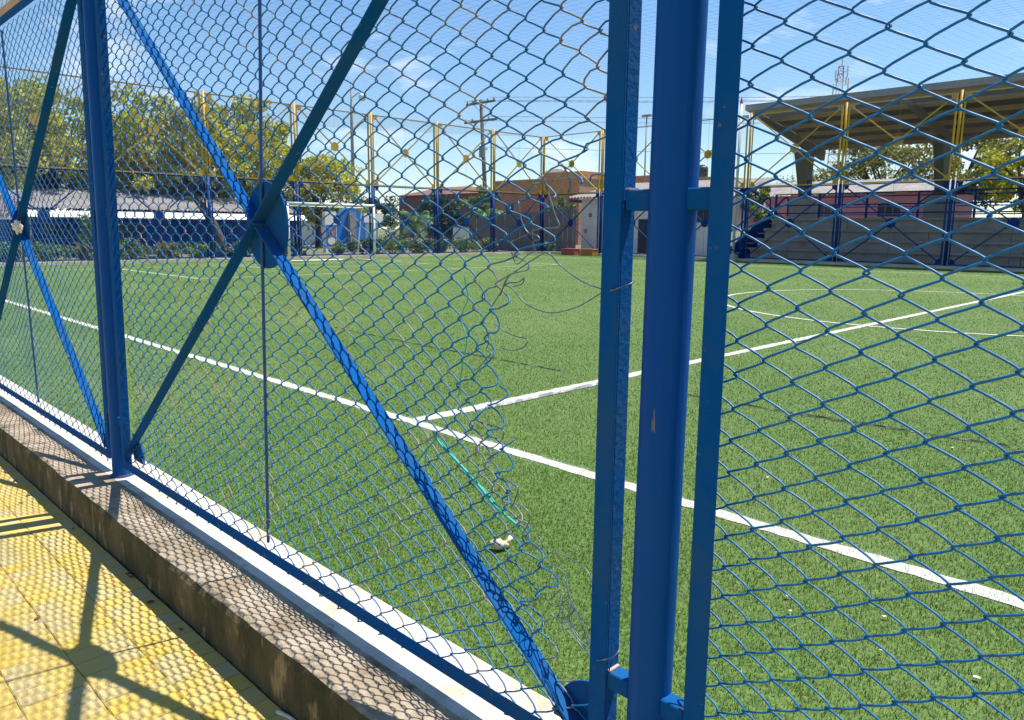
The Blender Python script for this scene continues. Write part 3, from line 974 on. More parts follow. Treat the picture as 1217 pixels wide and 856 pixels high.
# overhead net stretched between the fences
lines = []
zN = HT + 0.02
def sag(x, y):
    return -0.35 * math.sin(math.pi * (x - XE) / (22 - XE)) ** 2 - 0.25 * math.sin(math.pi * min(1, max(0, y / YF)))
y = 0.2
def netp(x, y):
    z = 5.45 + (zN - 5.45) * min(1, y / YF)
    return (x, y, z + sag(x, y))
for k in range(int(YF / 0.24)):
    y = k * 0.24 + 0.1
    lines.append(np.array([netp(XE + (22 - XE) * i / 10, y) for i in range(11)]))
for k in range(int((22 - XE) / 0.24)):
    x = XE + k * 0.24
    lines.append(np.array([netp(x, YF * i / 6) for i in range(7)]))
Vn, Fn = tubes_np(lines, 0.0016, 3)
tag(link('overhead_net', np_mesh('overhead_net', Vn, Fn, m_net)), 'fine overhead ball net stretched above the whole pitch', 'net')

# ------------------------------------------------------------------ goal
def goal():
    g = empty('goal', (-23.75, 0, ZT), 0, 'white tubular football goal on the artificial turf', 'goal')
    ya, yb, h = 14.05, 18.15, 2.38
    for y in (ya, yb):
        link('goal_post', MB().tube([(0, y, 0), (0, y, h)], 0.055, 12).mesh('goal_post', m_white, True), g)
        link('side_frame', MB().tube(catmull([(0, y, h - 0.02), (-0.75, y, h - 0.06), (-1.0, y, h - 0.45), (-1.35, y, 0.05)], 5), 0.03, 8).mesh('side_frame', m_white, True), g)
        link('ground_bar', MB().tube([(0, y, 0.03), (-1.35, y, 0.03)], 0.03, 8).mesh('ground_bar', m_white, True), g)
    link('crossbar', MB().tube([(0, ya - .055, h), (0, yb + .055, h)], 0.055, 12).mesh('crossbar', m_white, True), g)
    link('rear_ground_bar', MB().tube([(-1.35, ya, 0.03), (-1.35, yb, 0.03)], 0.035, 8).mesh('rear_ground_bar', m_white, True), g)
    link('rear_top_bar', MB().tube([(-0.8, ya, h - 0.08), (-0.8, yb, h - 0.08)], 0.02, 8).mesh('rear_top_bar', m_white, True), g)
goal()

# ------------------------------------------------------------------ vegetation
def leaf_cloud(clumps, per, size, spread, flat=0.8):
    """clumps: list of (x,y,z,r)"""
    C = np.array(clumps)
    n = len(C) * per
    idx = np.repeat(np.arange(len(C)), per)
    d = nrng.normal(0, 1, (n, 3))
    d /= np.linalg.norm(d, axis=1, keepdims=True)
    rr = C[idx, 3] * nrng.random(n) ** 0.45 * spread
    p = C[idx, :3] + d * rr[:, None] * np.array([1, 1, flat])
    a = nrng.normal(0, 1, (n, 3)); a /= np.linalg.norm(a, axis=1, keepdims=True)
    b = nrng.normal(0, 1, (n, 3)); b -= a * (a * b).sum(1, keepdims=True); b /= np.linalg.norm(b, axis=1, keepdims=True)
    s = size * nrng.uniform(0.6, 1.35, n)[:, None]
    V_ = np.stack([p - a * s * .5, p + b * s * .28, p + a * s * .5, p - b * s * .28], 1).reshape(-1, 3)
    F_ = np.arange(n * 4).reshape(-1, 4)
    return V_, F_

def tree(name, label, base, h, rad, crown_z, lm, seed, nclump=46, per=130, leaf=0.2, tr=0.2, lean=(0, 0), trunk_m=None, group=None, vr=None):
    r2 = random.Random(seed)
    root = empty(name, base, 0, label, 'tree', group)
    mb_ = MB()
    top = Vector((lean[0], lean[1], crown_z))
    mid = Vector((lean[0] * .35 + r2.uniform(-.1, .1), lean[1] * .35, crown_z * .5))
    mb_.tube(catmull([(0, 0, -0.1), mid, top], 5), [tr * (1.25 - 0.5 * i / 10) for i in range(11)], 9)
    clumps = []
    vr = vr or (h - crown_z) * 0.62
    cz = h - vr
    limbs = []
    for i in range(nclump):
        th = r2.random() * 2 * math.pi
        u = r2.uniform(-0.75, 1)
        q = math.sqrt(max(0, 1 - u * u)) * r2.uniform(0.55, 1.0)
        k = r2.uniform(0.55, 1.0)
        c = Vector((lean[0] + rad * q * math.cos(th) * k * r2.uniform(.8, 1.12), lean[1] + rad * q * math.sin(th) * k * r2.uniform(.8, 1.12), cz + vr * u * k))
        clumps.append((c.x, c.y, c.z, r2.uniform(0.20, 0.42) * rad * 0.46 + 0.12))
        if i % 3 == 0:
            limbs.append(c)
    for c in limbs:
        m_ = top.lerp(c, 0.5) + Vector((r2.uniform(-.3, .3), r2.uniform(-.3, .3), r2.uniform(-.1, .4)))
        mb_.tube(catmull([top * 0.93, m_, c], 3), [tr * .5, tr * .42, tr * .36, tr * .28, tr * .22, tr * .15, tr * .06], 5)
    link('trunk', mb_.mesh('trunk', trunk_m or m_bark, True), root)
    V_, F_ = leaf_cloud(clumps, per, leaf, 1.0)
    link('crown', np_mesh('crown', V_, F_, lm), root)
    return root

# the trees behind the goal end
tree('shade_tree', 'tall dark crowned tree rising highest behind the red lettered sign', (-48, 8.4, -0.06), 10.6, 3.0, 5.0, m_leafD, 1, 44, 150, 0.26, 0.3)
tree('shade_tree', 'broad yellow green tree behind the white edged roof of the kiosk', (-43.5, 10.6, -0.06), 9.3, 4.4, 2.6, m_leafY, 2, 96, 170, 0.25, 0.28)
tree('shade_tree', 'yellow green tree beside the dark leaning trunk behind the kiosk', (-42.5, 15.6, -0.06), 9.2, 4.0, 2.6, m_leafY, 3, 86, 160, 0.25, 0.25)
tree('shade_tree', 'leaning dark trunked tree growing in front of the blue kiosk wall', (-31.5, 15.0, -0.06), 7.1, 2.1, 3.4, m_leafO, 4, 26, 100, 0.2, 0.2, (-1.2, -1.3))
tree('shade_tree', 'rounded yellow green tree above the kiosk roller shutter', (-43, 21.4, -0.06), 9.6, 4.2, 3.0, m_leafY, 5, 80, 150, 0.25, 0.26)
tree('shade_tree', 'low spreading tree tapering down towards the tall lamp pole', (-45, 28.0, -0.06), 6.4, 4.4, 2.0, m_leafY, 6, 74, 140, 0.24, 0.22)
tree('shade_tree', 'slim limewashed trunk tree close behind the end fence', (-32.5, 17.6, -0.06), 6.9, 1.8, 3.4, m_leafY, 8, 20, 100, 0.19, 0.13, trunk_m=m_lime)
tree('shade_tree', 'dark green low tree behind the kiosk roof', (-50, 16.5, -0.06), 6.2, 5.2, 1.6, m_leafD, 9, 60, 150, 0.28, 0.25)
tree('shade_tree', 'dark green low tree behind the red lettered sign', (-47, 3.6, -0.06), 7.4, 4.2, 2.0, m_leafG, 10, 60, 150, 0.28, 0.25)
tree('shade_tree', 'dark bushy tree between the kiosk and the white bungalow', (-52, 26.0, -0.06), 5.4, 4.2, 1.2, m_leafD, 12, 50, 140, 0.28, 0.22)
tree('shade_tree', 'yellow green tree filling the gap right of the dark crowned one', (-40.5, 7.4, -0.06), 8.6, 3.6, 2.4, m_leafY, 13, 70, 160, 0.25, 0.24)
tree('shade_tree', 'bright yellow green tree over the middle of the kiosk roof', (-40.8, 18.2, -0.06), 8.4, 3.4, 2.6, m_leafY, 14, 64, 150, 0.24, 0.22)
tree('shade_tree', 'dark leafy tree in front of the dark brick house', (-60, 52.0, -0.06), 5.0, 3.6, 1.2, m_leafD, 15, 50, 150, 0.26, 0.2)
tree('shade_tree', 'grey green tree behind the second palm', (-46.5, 46.0, -0.06), 5.2, 2.6, 1.4, m_leafG, 16, 44, 140, 0.22, 0.18)
tree('shade_tree', 'dark green tree between the two palms', (-51.5, 46.0, -0.06), 3.8, 2.4, 0.9, m_leafD, 17, 40, 140, 0.22, 0.16)
tree('shade_tree', 'distant rounded tree beyond the white bungalow', (-82, 58, -0.06), 5.6, 5.0, 1.4, m_leafD, 41, 46, 130, 0.34, 0.25)
tree('shade_tree', 'distant pale green tree between the bungalow and the dark brick house', (-92, 62, -0.06), 5.2, 5.5, 1.2, m_leafG, 42, 46, 130, 0.36, 0.25)
tree('shade_tree', 'dark tree closing the gap beside the goal beyond the end fence', (-66, 38, -0.06), 4.6, 4.2, 1.0, m_leafD, 43, 46, 130, 0.3, 0.22)
# behind the grandstand
tree('shade_tree', 'wide olive green tree behind the pink house', (-18.5, 62, -0.06), 9.0, 6.0, 3.5, m_leafO, 21, 60, 150, 0.28, 0.3)
tree('shade_tree', 'yellow green tree seen under the middle of the grandstand roof', (-12.0, 58, -0.06), 9.2, 4.6, 3.5, m_leafO, 22, 56, 150, 0.26, 0.3)
tree('shade_tree', 'bright green leafy tree beside the second grandstand column', (-6.2, 50, -0.06), 7.8, 3.4, 2.6, m_leafY, 23, 50, 140, 0.24, 0.3)
tree('shade_tree', 'sparse grey twiggy tree behind the grandstand rail', (-3.6, 57, -0.06), 9.4, 4.2, 4.5, m_leafO, 24, 34, 60, 0.22, 0.32)
tree('shade_tree', 'thin feathery tree left of the first grandstand column', (-26.5, 66, -0.06), 6.4, 4.2, 3.6, m_leafO, 25, 34, 60, 0.2, 0.2, vr=1.1)
tree('shade_tree', 'far pale tree right of the first grandstand column', (-20.5, 74, -0.06), 7.0, 3.5, 3.6, m_leafO, 26, 30, 70, 0.24, 0.2)
tree('shade_tree', 'small green tree in front of the red brick house', (-32.2, 39.6, -0.06), 3.7, 1.35, 1.5, m_leafG, 31, 24, 110, 0.17, 0.1)
tree('shade_tree', 'bushy green tree beside the steps of the grandstand', (-18.3, 41.0, -0.06), 4.2, 1.7, 1.2, m_leafG, 32, 34, 130, 0.18, 0.12)
tree('shade_tree', 'pale green tree growing beside the black water tanks', (-30.0, 56, -0.06), 5.6, 1.9, 2.4, m_leafY, 33, 26, 90, 0.2, 0.14)

def shrub(label, base, rad, h, lm, seed, flowers=0, group=None, cat='shrub'):
    r2 = random.Random(seed)
    root = empty('shrub', base, 0, label, cat, group)
    clumps = [(r2.uniform(-1, 1) * rad * .75, r2.uniform(-1, 1) * rad * .75, h * r2.uniform(.3, .85), rad * r2.uniform(.25, .42)) for _ in range(18)]
    V_, F_ = leaf_cloud(clumps, 70, 0.13, 1.0, 0.9)
    link('foliage', np_mesh('foliage', V_, F_, lm), root)
    st = MB()
    for k in range(7):
        c = clumps[k]
        st.tube([(0.05 * math.cos(k), 0.05 * math.sin(k), -0.05), (c[0] * .5, c[1] * .5, c[2] * .55), c[:3]], [0.02, 0.014, 0.006], 5)
    link('stems', st.mesh('stems', m_bark), root)
    if flowers:
        cl = [(c[0], c[1], c[2], c[3] * 1.15) for c in clumps[:flowers]]
        V_, F_ = leaf_cloud(cl, 5, 0.12, 1.0, 0.9)
        link('flowers', np_mesh('flowers', V_, F_, m_flower), root)
    return root
hedge = [(5.4, .7, .75, m_leafG, 0), (6.9, .8, .8, m_leafG, 6), (8.2, .75, .75, m_leafO, 4), (9.7, .85, .85, m_leafG, 8), (11.2, .8, .75, m_leafO, 3), (12.6, .8, .7, m_leafG, 2), (14.0, .7, .7, m_leafD, 0), (16.2, .6, .6, m_leafG, 0)]
hlab = ['plain low green shrub under the red lettered sign', 'low shrub with red flowers beside the plain one by the sign', 'olive shrub with a few red flowers in the row before the kiosk',
        'largest low shrub thick with red flowers before the kiosk', 'olive low shrub with scattered red flowers before the kiosk door side', 'green low shrub with hardly any red flowers in the row before the kiosk',
        'dark flowerless shrub at the foot of the leaning trunk', 'small green shrub between the two trunks behind the end fence']
for i, (y, rd, h, lm, fl) in enumerate(hedge):
    shrub(hlab[i], (-28.9 - 0.25 * (i % 2), y, -0.06), rd, h, lm, 60 + i, fl, 'low shrubs in the row behind the end fence')
shrub('tall leafy shrub against the dark blue kiosk wall', (-34.5, 10.2, -0.06), 0.95, 2.2, m_leafG, 81)
shrub('low dark shrub under the roller shutter', (-30.5, 17.9, -0.06), 0.6, 0.7, m_leafD, 82)
shrub('yellow green potted shrub by the bright blue arch', (-30.2, 20.3, -0.06), 0.55, 0.75, m_leafO, 83)
shrub('flowering shrub with red and pale blossoms beside the plank fence', (-36.5, 36.9, -0.06), 0.95, 2.0, m_leafG, 84, 6)
shrub('grassy green clump at the foot of the plank fence', (-28.6, 34.4, -0.06), 0.6, 0.6, m_leafG, 85)
shrub('dark low shrub in front of the palm', (-41.5, 32.2, -0.06), 1.6, 1.0, m_leafD, 86)
for i, (x_, y_, rd_, lm_, lb_) in enumerate((
        (-30.2, 21.9, .8, m_leafD, 'dark rounded shrub behind the goal beside the potted one'),
        (-30.0, 23.6, .9, m_leafG, 'mid green shrub behind the fence post right of the goal'),
        (-30.3, 25.4, 1.0, m_leafD, 'wide dark shrub before the white bungalow'),
        (-30.6, 27.4, 1.0, m_leafD, 'dark shrub left of the feather palm'),
        (-30.8, 29.4, .9, m_leafG, 'mid green shrub right of the feather palm'),
        (-33.0, 33.6, .8, m_leafO, 'olive shrub near the corner of the two far fences'))):
    shrub(lb_, (x_, y_, -0.06), rd_, .85, lm_, 90 + i)
shrub('bright green grassy bush on the verge left of the flowering shrub', (-38.8, 37.6, -0.06), 1.1, 0.7, m_leafY, 87)

def palm(label, base, h, n, flen, seed):
    r2 = random.Random(seed)
    root = empty('palm', base, 0, label, 'palm')
    link('trunk', MB().tube([(0, 0, -0.1), (0.05, 0, h * .5), (0, 0.05, h)], [0.24, 0.2, 0.2], 10).mesh('trunk', m_bark, True), root)
    for i in range(n):
        th = 2 * math.pi * i / n * 1.0 + r2.uniform(-.25, .25)
        el = r2.uniform(0.15, 1.15)
        fl = flen * r2.uniform(.8, 1.1)
        pts = []
        for k in range(9):
            s = k / 8
            d = fl * s
            pts.append(Vector((math.cos(th) * d * math.cos(el) * (1 - .1 * s), math.sin(th) * d * math.cos(el) * (1 - .1 * s), h + d * math.sin(el) - 0.75 * fl * s * s * (.55 + .45 * math.cos(el)))))
        mb_ = MB().tube(pts, [0.022 * (1 - .8 * k / 8) for k in range(9)], 4)
        sd = Vector((-math.sin(th), math.cos(th), 0))
        for k in range(1, 8):
            for j in range(3):
                s = j / 3
                p = pts[k].lerp(pts[k + 1], s)
                fwd_ = (pts[min(k + 1, 8)] - pts[k]).normalized()
                ln_ = 0.42 * fl / 2.0 * math.sin(math.pi * min(.97, (k + s) / 8.5)) + .06
                for sg in (-1, 1):
                    tip = p + sd * sg * ln_ * .8 + fwd_ * ln_ * .55 + Vector((0, 0, -ln_ * .35))
                    q = fwd_ * 0.028
                    mb_.add([p - q, p + q, tip], [(0, 1, 2)])
        link('frond', mb_.mesh('frond', m_palm), root)
palm('green feather palm in front of the dark brick house', (-45.6, 37.2, -0.06), 1.7, 22, 3.3, 3)
palm('dull green palm at the foot of the tall utility pole', (-40.6, 40.5, -0.06), 2.2, 18, 2.6, 5)

# ------------------------------------------------------------------ buildings
def corrugated(x0, x1, y0, y1, z0, z1, pitch, amp, th=0.012, along='y'):
    """sheet sloping from y0/z0 to y1/z1 with ribs running up the slope"""
    n = max(4, int((x1 - x0) / pitch * 4))
    vs_, fs_ = [], []
    for i in range(n + 1):
        x = x0 + (x1 - x0) * i / n
        dz_ = amp * math.sin(2 * math.pi * (x - x0) / pitch)
        for (y, z) in ((y0, z0), (y1, z1)):
            vs_.append((x, y, z + dz_)); vs_.append((x, y, z + dz_ - th))
    for i in range(n):
        a, b = 4 * i, 4 * i + 4
        fs_ += [(a, b, b + 2, a + 2), (a + 1, a + 3, b + 3, b + 1), (a, a + 1, b + 1, b), (a + 2, b + 2, b + 3, a + 3)]
    return MB().add(vs_, fs_)

def window(parent, cx, y, cz, w, h, ny=-1, fm=None, bars=0):
    f = MB()
    t = 0.06
    f.box(cx - w / 2 - t, cx + w / 2 + t, y + ny * 0.05, y, cz + h / 2, cz + h / 2 + t)
    f.box(cx - w / 2 - t, cx + w / 2 + t, y + ny * 0.05, y, cz - h / 2 - t, cz - h / 2)
    f.box(cx - w / 2 - t, cx - w / 2, y + ny * 0.048, y, cz - h / 2, cz + h / 2)
    f.box(cx + w / 2, cx + w / 2 + t, y + ny * 0.048, y, cz - h / 2, cz + h / 2)
    for k in range(bars):
        xx = cx - w / 2 + w * (k + 1) / (bars + 1)
        f.box(xx - .012, xx + .012, y + ny * 0.04, y + ny * .02, cz - h / 2, cz + h / 2)
    wo = link('window', f.mesh('window', fm or m_white), parent)
    link('pane', MB().box(cx - w / 2, cx + w / 2, y + ny * 0.018, y - ny * 0.05, cz - h / 2, cz + h / 2).mesh('pane', m_dark), wo)
    return wo

# blue kiosk behind the end fence; local x = world y, local -y = towards the pitch
def place_end(root):
    root.rotation_euler = (0, 0, math.pi / 2)
k = empty('kiosk', (-37.0, 0, -0.06), math.pi / 2, 'long low dark blue kiosk with white fascia and grey corrugated roof', 'building')
# local (lx, ly): world x = -37 - ly, world y = lx
ka, kb = 7.2, 21.6
link('wall', MB().box(ka, kb, 0, 4.5, 0, 2.05).mesh('wall', m_bwall), k)
link('fascia', MB().beam((ka - .3, -0.95, 1.97), (kb + .3, -0.95, 1.97), .50, .03, (0, -.75, 1)).mesh('fascia', m_white), k)
link('roof', corrugated(ka - .3, kb + .3, -0.56, 4.8, 2.26, 3.35, 0.2, 0.03).mesh('roof', m_fibro), k)
sh = link('roller_shutter', MB().box(19.0, 20.3, -0.03, 0.02, 0.35, 1.75).mesh('roller_shutter', m_tan), k)
for i in range(11):
    link('slat', MB().box(19.02, 20.28, -0.055, -0.031, 0.37 + i * .125, 0.37 + i * .125 + .105).mesh('slat', m_tan), sh)
for (cx, w_) in ((9.2, 1.2), (12.6, 1.4), (17.6, .35)):
    window(k, cx, 0, 1.2, w_, 0.7, -1, m_bbright, 2)
d_ = link('door', MB().box(14.7, 15.6, -0.03, 0.01, 0.0, 1.85).mesh('door', m_fineblue), k)
link('handle', MB().box(15.42, 15.5, -0.07, -0.031, 0.9, 1.0).mesh('handle', m_galv), d_)
link('base_course', MB().box(ka + .01, kb - .01, -0.04, -0.001, 0, 0.22).mesh('base_course', m_conc), k)
for cx in (8.0, 11.0, 16.4):
    link('porch_post', MB().box(cx - .05, cx + .05, -0.56, -0.46, 0, 2.2).mesh('porch_post', m_galv), k)
# entrance pavilion with the bright blue arch
e = empty('entrance_arch', (-35.2, 0, -0.06), math.pi / 2, 'bright blue arched entrance wall with pale column and portrait poster', 'entrance')
arch = MB()
ac = 24.35
ring = [(ac - .95, 0), (ac + .95, 0)] + [(ac + .95 * math.cos(a), 1.75 + .85 * math.sin(a)) for a in [math.pi * i / 14 for i in range(15)]]
nr = len(ring)
arch.add([(x, -0.1, z) for x, z in ring] + [(x, 0.12, z) for x, z in ring], [tuple(range(nr)), tuple(range(2 * nr - 1, nr - 1, -1))] + [((i + 1) % nr, i, nr + i, nr + (i + 1) % nr) for i in range(nr)])
link('arch_panel', arch.mesh('arch_panel', m_bbright), e)
link('column', MB().box(24.15, 24.55, -0.35, -0.102, 0, 2.35).mesh('column', m_pole), e)
link('side_pier', MB().box(22.55, 23.3, -0.2, 0.1, 0, 2.35).mesh('side_pier', m_whitewall), e)
po_ = link('poster', MB().box(22.6, 23.25, -0.22, -0.202, 0.35, 1.6).mesh('poster', m_bbright), e)
link('portrait', MB().disc((22.95, 1.15), .2, -0.232, -0.2215, 18, rz=.3).mesh('portrait', m_orangebox), po_)
link('portrait_shirt', MB().disc((22.93, .66), .26, -0.231, -0.2215, 14, rz=.22).mesh('portrait_shirt', m_white), po_)
link('door', MB().box(25.4, 26.3, -0.05, 0.05, 0, 1.75).mesh('door', m_teal), e)
link('lintel', MB().box(25.32, 26.7, -0.06, 0.3, 1.752, 2.3).mesh('lintel', m_whitewall), e)
# white house further back
h = empty('white_bungalow', (-52, 0, -0.06), math.pi / 2, 'small white bungalow behind the palm beyond the goal', 'building')
link('wall', MB().box(33.0, 37.0, 0, 5, 0, 1.95).mesh('wall', m_whitewall), h)
link('roof', MB().add([(32.7, -.4, 1.97), (37.3, -.4, 1.97), (37.3, 5.4, 1.97), (32.7, 5.4, 1.97), (32.7, 2.5, 2.5), (37.3, 2.5, 2.5)],
                      [(0, 1, 5, 4), (2, 3, 4, 5), (0, 4, 3), (1, 2, 5), (3, 2, 1, 0)]).mesh('roof', m_fibro), h)
for cx in (34.0, 36.0):
    window(h, cx, 0, 1.1, .7, .8, -1)
# pale garden wall right of the palm
gw = empty('garden_wall', (-44.0, 43.4, -0.06), 0, 'pale low garden wall behind the palms', 'wall')
link('wall_panel', MB().box(-4, 7, -0.1, 0.1, 0, 1.5).mesh('wall_panel', m_whitewall), gw)
link('coping', MB().box(-4.1, 7.1, -0.17, 0.17, 1.502, 1.62).mesh('coping', m_conc), gw)

def brick_house(label, x0, x1, y0, y1, zt, m_, parapet=True, wins=(), roof=None):
    r_ = empty('brick_house', ((x0 + x1) / 2, y0, -0.06), 0, label, 'building')
    w_ = (x1 - x0) / 2
    link('wall', MB().box(-w_, w_, 0, y1 - y0, 0, zt).mesh('wall', m_), r_)
    if parapet:
        link('coping', MB().box(-w_ - .12, w_ + .12, -.12, y1 - y0 + .12, zt + .002, zt + .14).mesh('coping', m_conc), r_)
    for (cx, cz, ww, hh) in wins:
        window(r_, cx, 0, cz, ww, hh, -1, m_conc)
    if roof:
        link('roof', MB().add([(-w_ - .5, -.5, zt), (w_ + .5, -.5, zt), (w_ + .5, y1 - y0 + .5, zt), (-w_ - .5, y1 - y0 + .5, zt), (-w_ * .35, (y1 - y0) / 2, zt + roof), (w_ * .35, (y1 - y0) / 2, zt + roof)],
             [(0, 1, 5, 4), (1, 2, 5), (2, 3, 4, 5), (3, 0, 4), (3, 2, 1, 0)]).mesh('roof', m_brickdark), r_)
    return r_
brick_house('dark brick house with hipped roof behind the feather palm', -92, -74.5, 70, 78, 6.2, m_brickdark, False, ((-5, 3.6, 1.2, 1.3), (0, 3.6, 1.2, 1.3), (5, 3.6, 1.2, 1.3)), roof=1.3)
b1 = brick_house('unplastered red brick house behind the plank fence', -55.0, -43.4, 55, 63, 6.2, m_brick, True, ((-3.5, 3.4, 1.2, 1.2), (2.2, 3.4, 1.2, 1.2)))
link('raised_storey', MB().box(1.0, 5.7, 0.3, 6, 6.35, 6.9).mesh('raised_storey', m_brick), b1)
dm = []
for i in range(13):
    a = math.pi * i / 12
    dm.append((0.0 + 2.6 * math.cos(a), 6.35 + 1.15 * math.sin(a)))
mbd = MB()
mbd.add([(x, 3.0, z) for x, z in dm] + [(x, 7.0, z) for x, z in dm], [tuple(range(12, -1, -1)), tuple(range(13, 26))] + [(i, i + 1, 14 + i, 13 + i) for i in range(12)] + [(0, 13, 25, 12)])
link('vaulted_roof', mbd.mesh('vaulted_roof', m_whitewall), b1)
b2 = brick_house('brick house carrying two black water tanks on its flat roof', -36.5, -31.4, 60, 66, 6.0, m_brick, True, ((-1, 4, 1, 1),))
b3 = brick_house('grey and brick gabled house beyond the corrugated roof', -46.0, -41.0, 66, 72, 6.9, m_brick, True, ((0, 4.6, 1.1, 1.1),))
def tank(label, x, y, z):
    t_ = empty('water_tank', (x, y, z), 0, label, 'tank', 'water tanks on the house roofs')
    prof = [(0.0, 0.5), (0.1, .56), (.5, .58), (.55, .54), (.6, .58), (.95, .56), (1.1, .4)]
    link('barrel', MB().tube([(0, 0, p[0]) for p in prof], [p[1] for p in prof], 18).mesh('barrel', m_tank, True), t_)
    link('lid', MB().tube([(0, 0, 1.1), (0, 0, 1.2)], .26, 14).mesh('lid', m_tank), t_)
tank('black water tank on the brick house roof beside its twin', -34.3, 61.5, 6.08)
tank('black water tank on the brick house roof beside its twin', -32.6, 61.5, 6.08)

# white house with corrugated roof right behind the far fence
wh = empty('white_house', (-28.7, 38, -0.06), 0, 'white plastered house with wavy fibre cement roof behind the far fence', 'building')
link('wall', MB().box(0, 10.6, 0, 4.5, 0, 3.4).mesh('wall', m_whitewall), wh)
link('roof', corrugated(-0.6, 11.0, -0.7, 5.0, 3.5, 4.62, 0.26, 0.055, 0.02).mesh('roof', m_fibro), wh)
link('gable_board', MB().box(-0.62, -0.55, -0.6, 4.8, 3.2, 3.4).mesh('gable_board', m_wood), wh)
for (cx, cz, w_, hh) in ((2.6, 2.0, 1.0, 1.1), (8.6, 2.3, 2.2, 0.7)):
    window(wh, cx, 0, cz, w_, hh, -1, m_galv, 3)
dd = link('door', MB().box(4.6, 5.5, -0.04, 0.01, 0.05, 2.1).mesh('door', m_dark), wh)
link('handle', MB().box(5.35, 5.42, -0.08, -0.041, 1.0, 1.1).mesh('handle', m_galv), dd)
link('meter_box', MB().box(0.65, 0.85, -0.07, -0.001, 2.25, 2.5).mesh('meter_box', m_galv), wh)
link('stain_patch', MB().disc((0.35, 1.35), .16, -0.012, -0.001, 12).mesh('stain_patch', m_conc), wh)
mbv = MB()
for i in range(3):
    mbv.box(1.9 + i * .3, 2.1 + i * .3, -0.04, -0.001, 2.95, 3.12)
link('vent_blocks', mbv.mesh('vent_blocks', m_dark), wh)
tk = empty('water_tank', (-28.2, 41.2, 4.1), 0, 'blue grey water tank on the white house roof', 'tank', None)
link('barrel', MB().tube([(0, 0, -0.3), (0, 0, .05), (0, 0, .9), (0, 0, 1.0)], [.5, .55, .55, .45], 16).mesh('barrel', m_rodblue, True), tk)
link('lid', MB().tube([(0, 0, 1.0), (0, 0, 1.08)], .25, 12).mesh('lid', m_rodblue), tk)

# plank fence
pf = empty('plank_fence', (-37.6, 36.0, -0.06), 0, 'weathered grey vertical plank fence beside the white house', 'fence')
x = 0.0
for i in range(49):
    w_ = rnd.uniform(0.17, 0.22)
    hh = 2.15 + 0.6 * min(1, x / 8.5) + rnd.uniform(-.10, .10)
    o = link('plank', MB().box(-w_ / 2, w_ / 2, -0.012, 0.012, 0, hh).mesh('plank', m_wood), pf, (x + w_ / 2, rnd.uniform(-.012, .012), 0))
    o.rotation_euler = (0, R(rnd.uniform(-1.3, 1.3)), 0)
    x += w_ + 0.012
for zz in (0.5, 1.7):
    link('fence_rail', MB().box(-.05, x + .05, 0.026, 0.09, zz, zz + .1).mesh('fence_rail', m_wood), pf)
for i in range(5):
    link('fence_post', MB().box(i * 2.2 + .1, i * 2.1 + .2, 0.092, .19, -0.05, 2.2).mesh('fence_post', m_wood), pf)

def block(label, x0, x1, y0, y1, z1, m_):
    r_ = empty('seat_block', ((x0 + x1) / 2, (y0 + y1) / 2, ZT), 0, label, 'block')
    w_, d2 = (x1 - x0) / 2, (y1 - y0) / 2
    bevel(link('body', MB().box(-w_, w_, -d2, d2, 0, z1 - .05).mesh('body', m_), r_), .02)
    bevel(link('top_slab', MB().box(-w_ - .02, w_ + .02, -d2 - .02, d2 + .02, z1 - .049, z1).mesh('top_slab', m_), r_), .015)
block('faded red low block standing against the far fence kerb', -25.05, -24.05, 31.9, 32.4, .36, m_redbox)
block('orange brown low block beside the faded red one', -23.6, -22.75, 31.9, 32.4, .37, m_orangebox)
# white edging stones at the post left of the grandstand
eb = empty('edging_stones', (-15.2, 32.2, ZT), 0, 'short pale concrete footing at the gate post left of the grandstand', 'footing')
link('footing', MB().box(-0.3, 0.2, 0, .3, 0, .26).box(.35, 1.0, 0, .3, 0, .3).mesh('footing', m_cream), eb)

# sign at the left edge behind the end fence
sg = empty('lettered_sign', (-29.6, 0, -0.06), math.pi / 2, 'white board with red lettering behind the end fence', 'sign')
link('board', MB().box(4.3, 6.3, -0.03, 0.02, 1.65, 2.75).mesh('board', m_white), sg)
for px_ in (4.5, 6.1):
    link('sign_leg', MB().box(px_ - .05, px_ + .05, .022, .10, 0, 2.7).mesh('sign_leg', m_whitewall), sg)
mbl = MB()
r3 = random.Random(4)
for row, (z_, hh) in enumerate(((2.28, .24), (1.98, .24), (1.73, .16))):
    x = 4.45
    while x < 6.15:
        w_ = r3.uniform(.10, .15)
        s = hh * .2
        kind_ = r3.randrange(4)
        mbl.box(x, x + .035, -.036, -.031, z_, z_ + hh)
        if kind_ in (0, 1):
            mbl.box(x + .036, x + w_, -.036, -.031, z_ + hh - .035, z_ + hh)
        if kind_ in (0, 2):
            mbl.box(x + .036, x + w_, -.036, -.031, z_, z_ + .035)
        if kind_ in (1, 3):
            mbl.box(x + .036, x + w_ * .9, -.036, -.031, z_ + hh / 2 - .02, z_ + hh / 2 + .02)
        if kind_ == 3:
            mbl.box(x + w_ - .035, x + w_, -.036, -.031, z_, z_ + hh)
        x += w_ + .05
link('lettering', mbl.mesh('lettering', m_redpaint), sg)

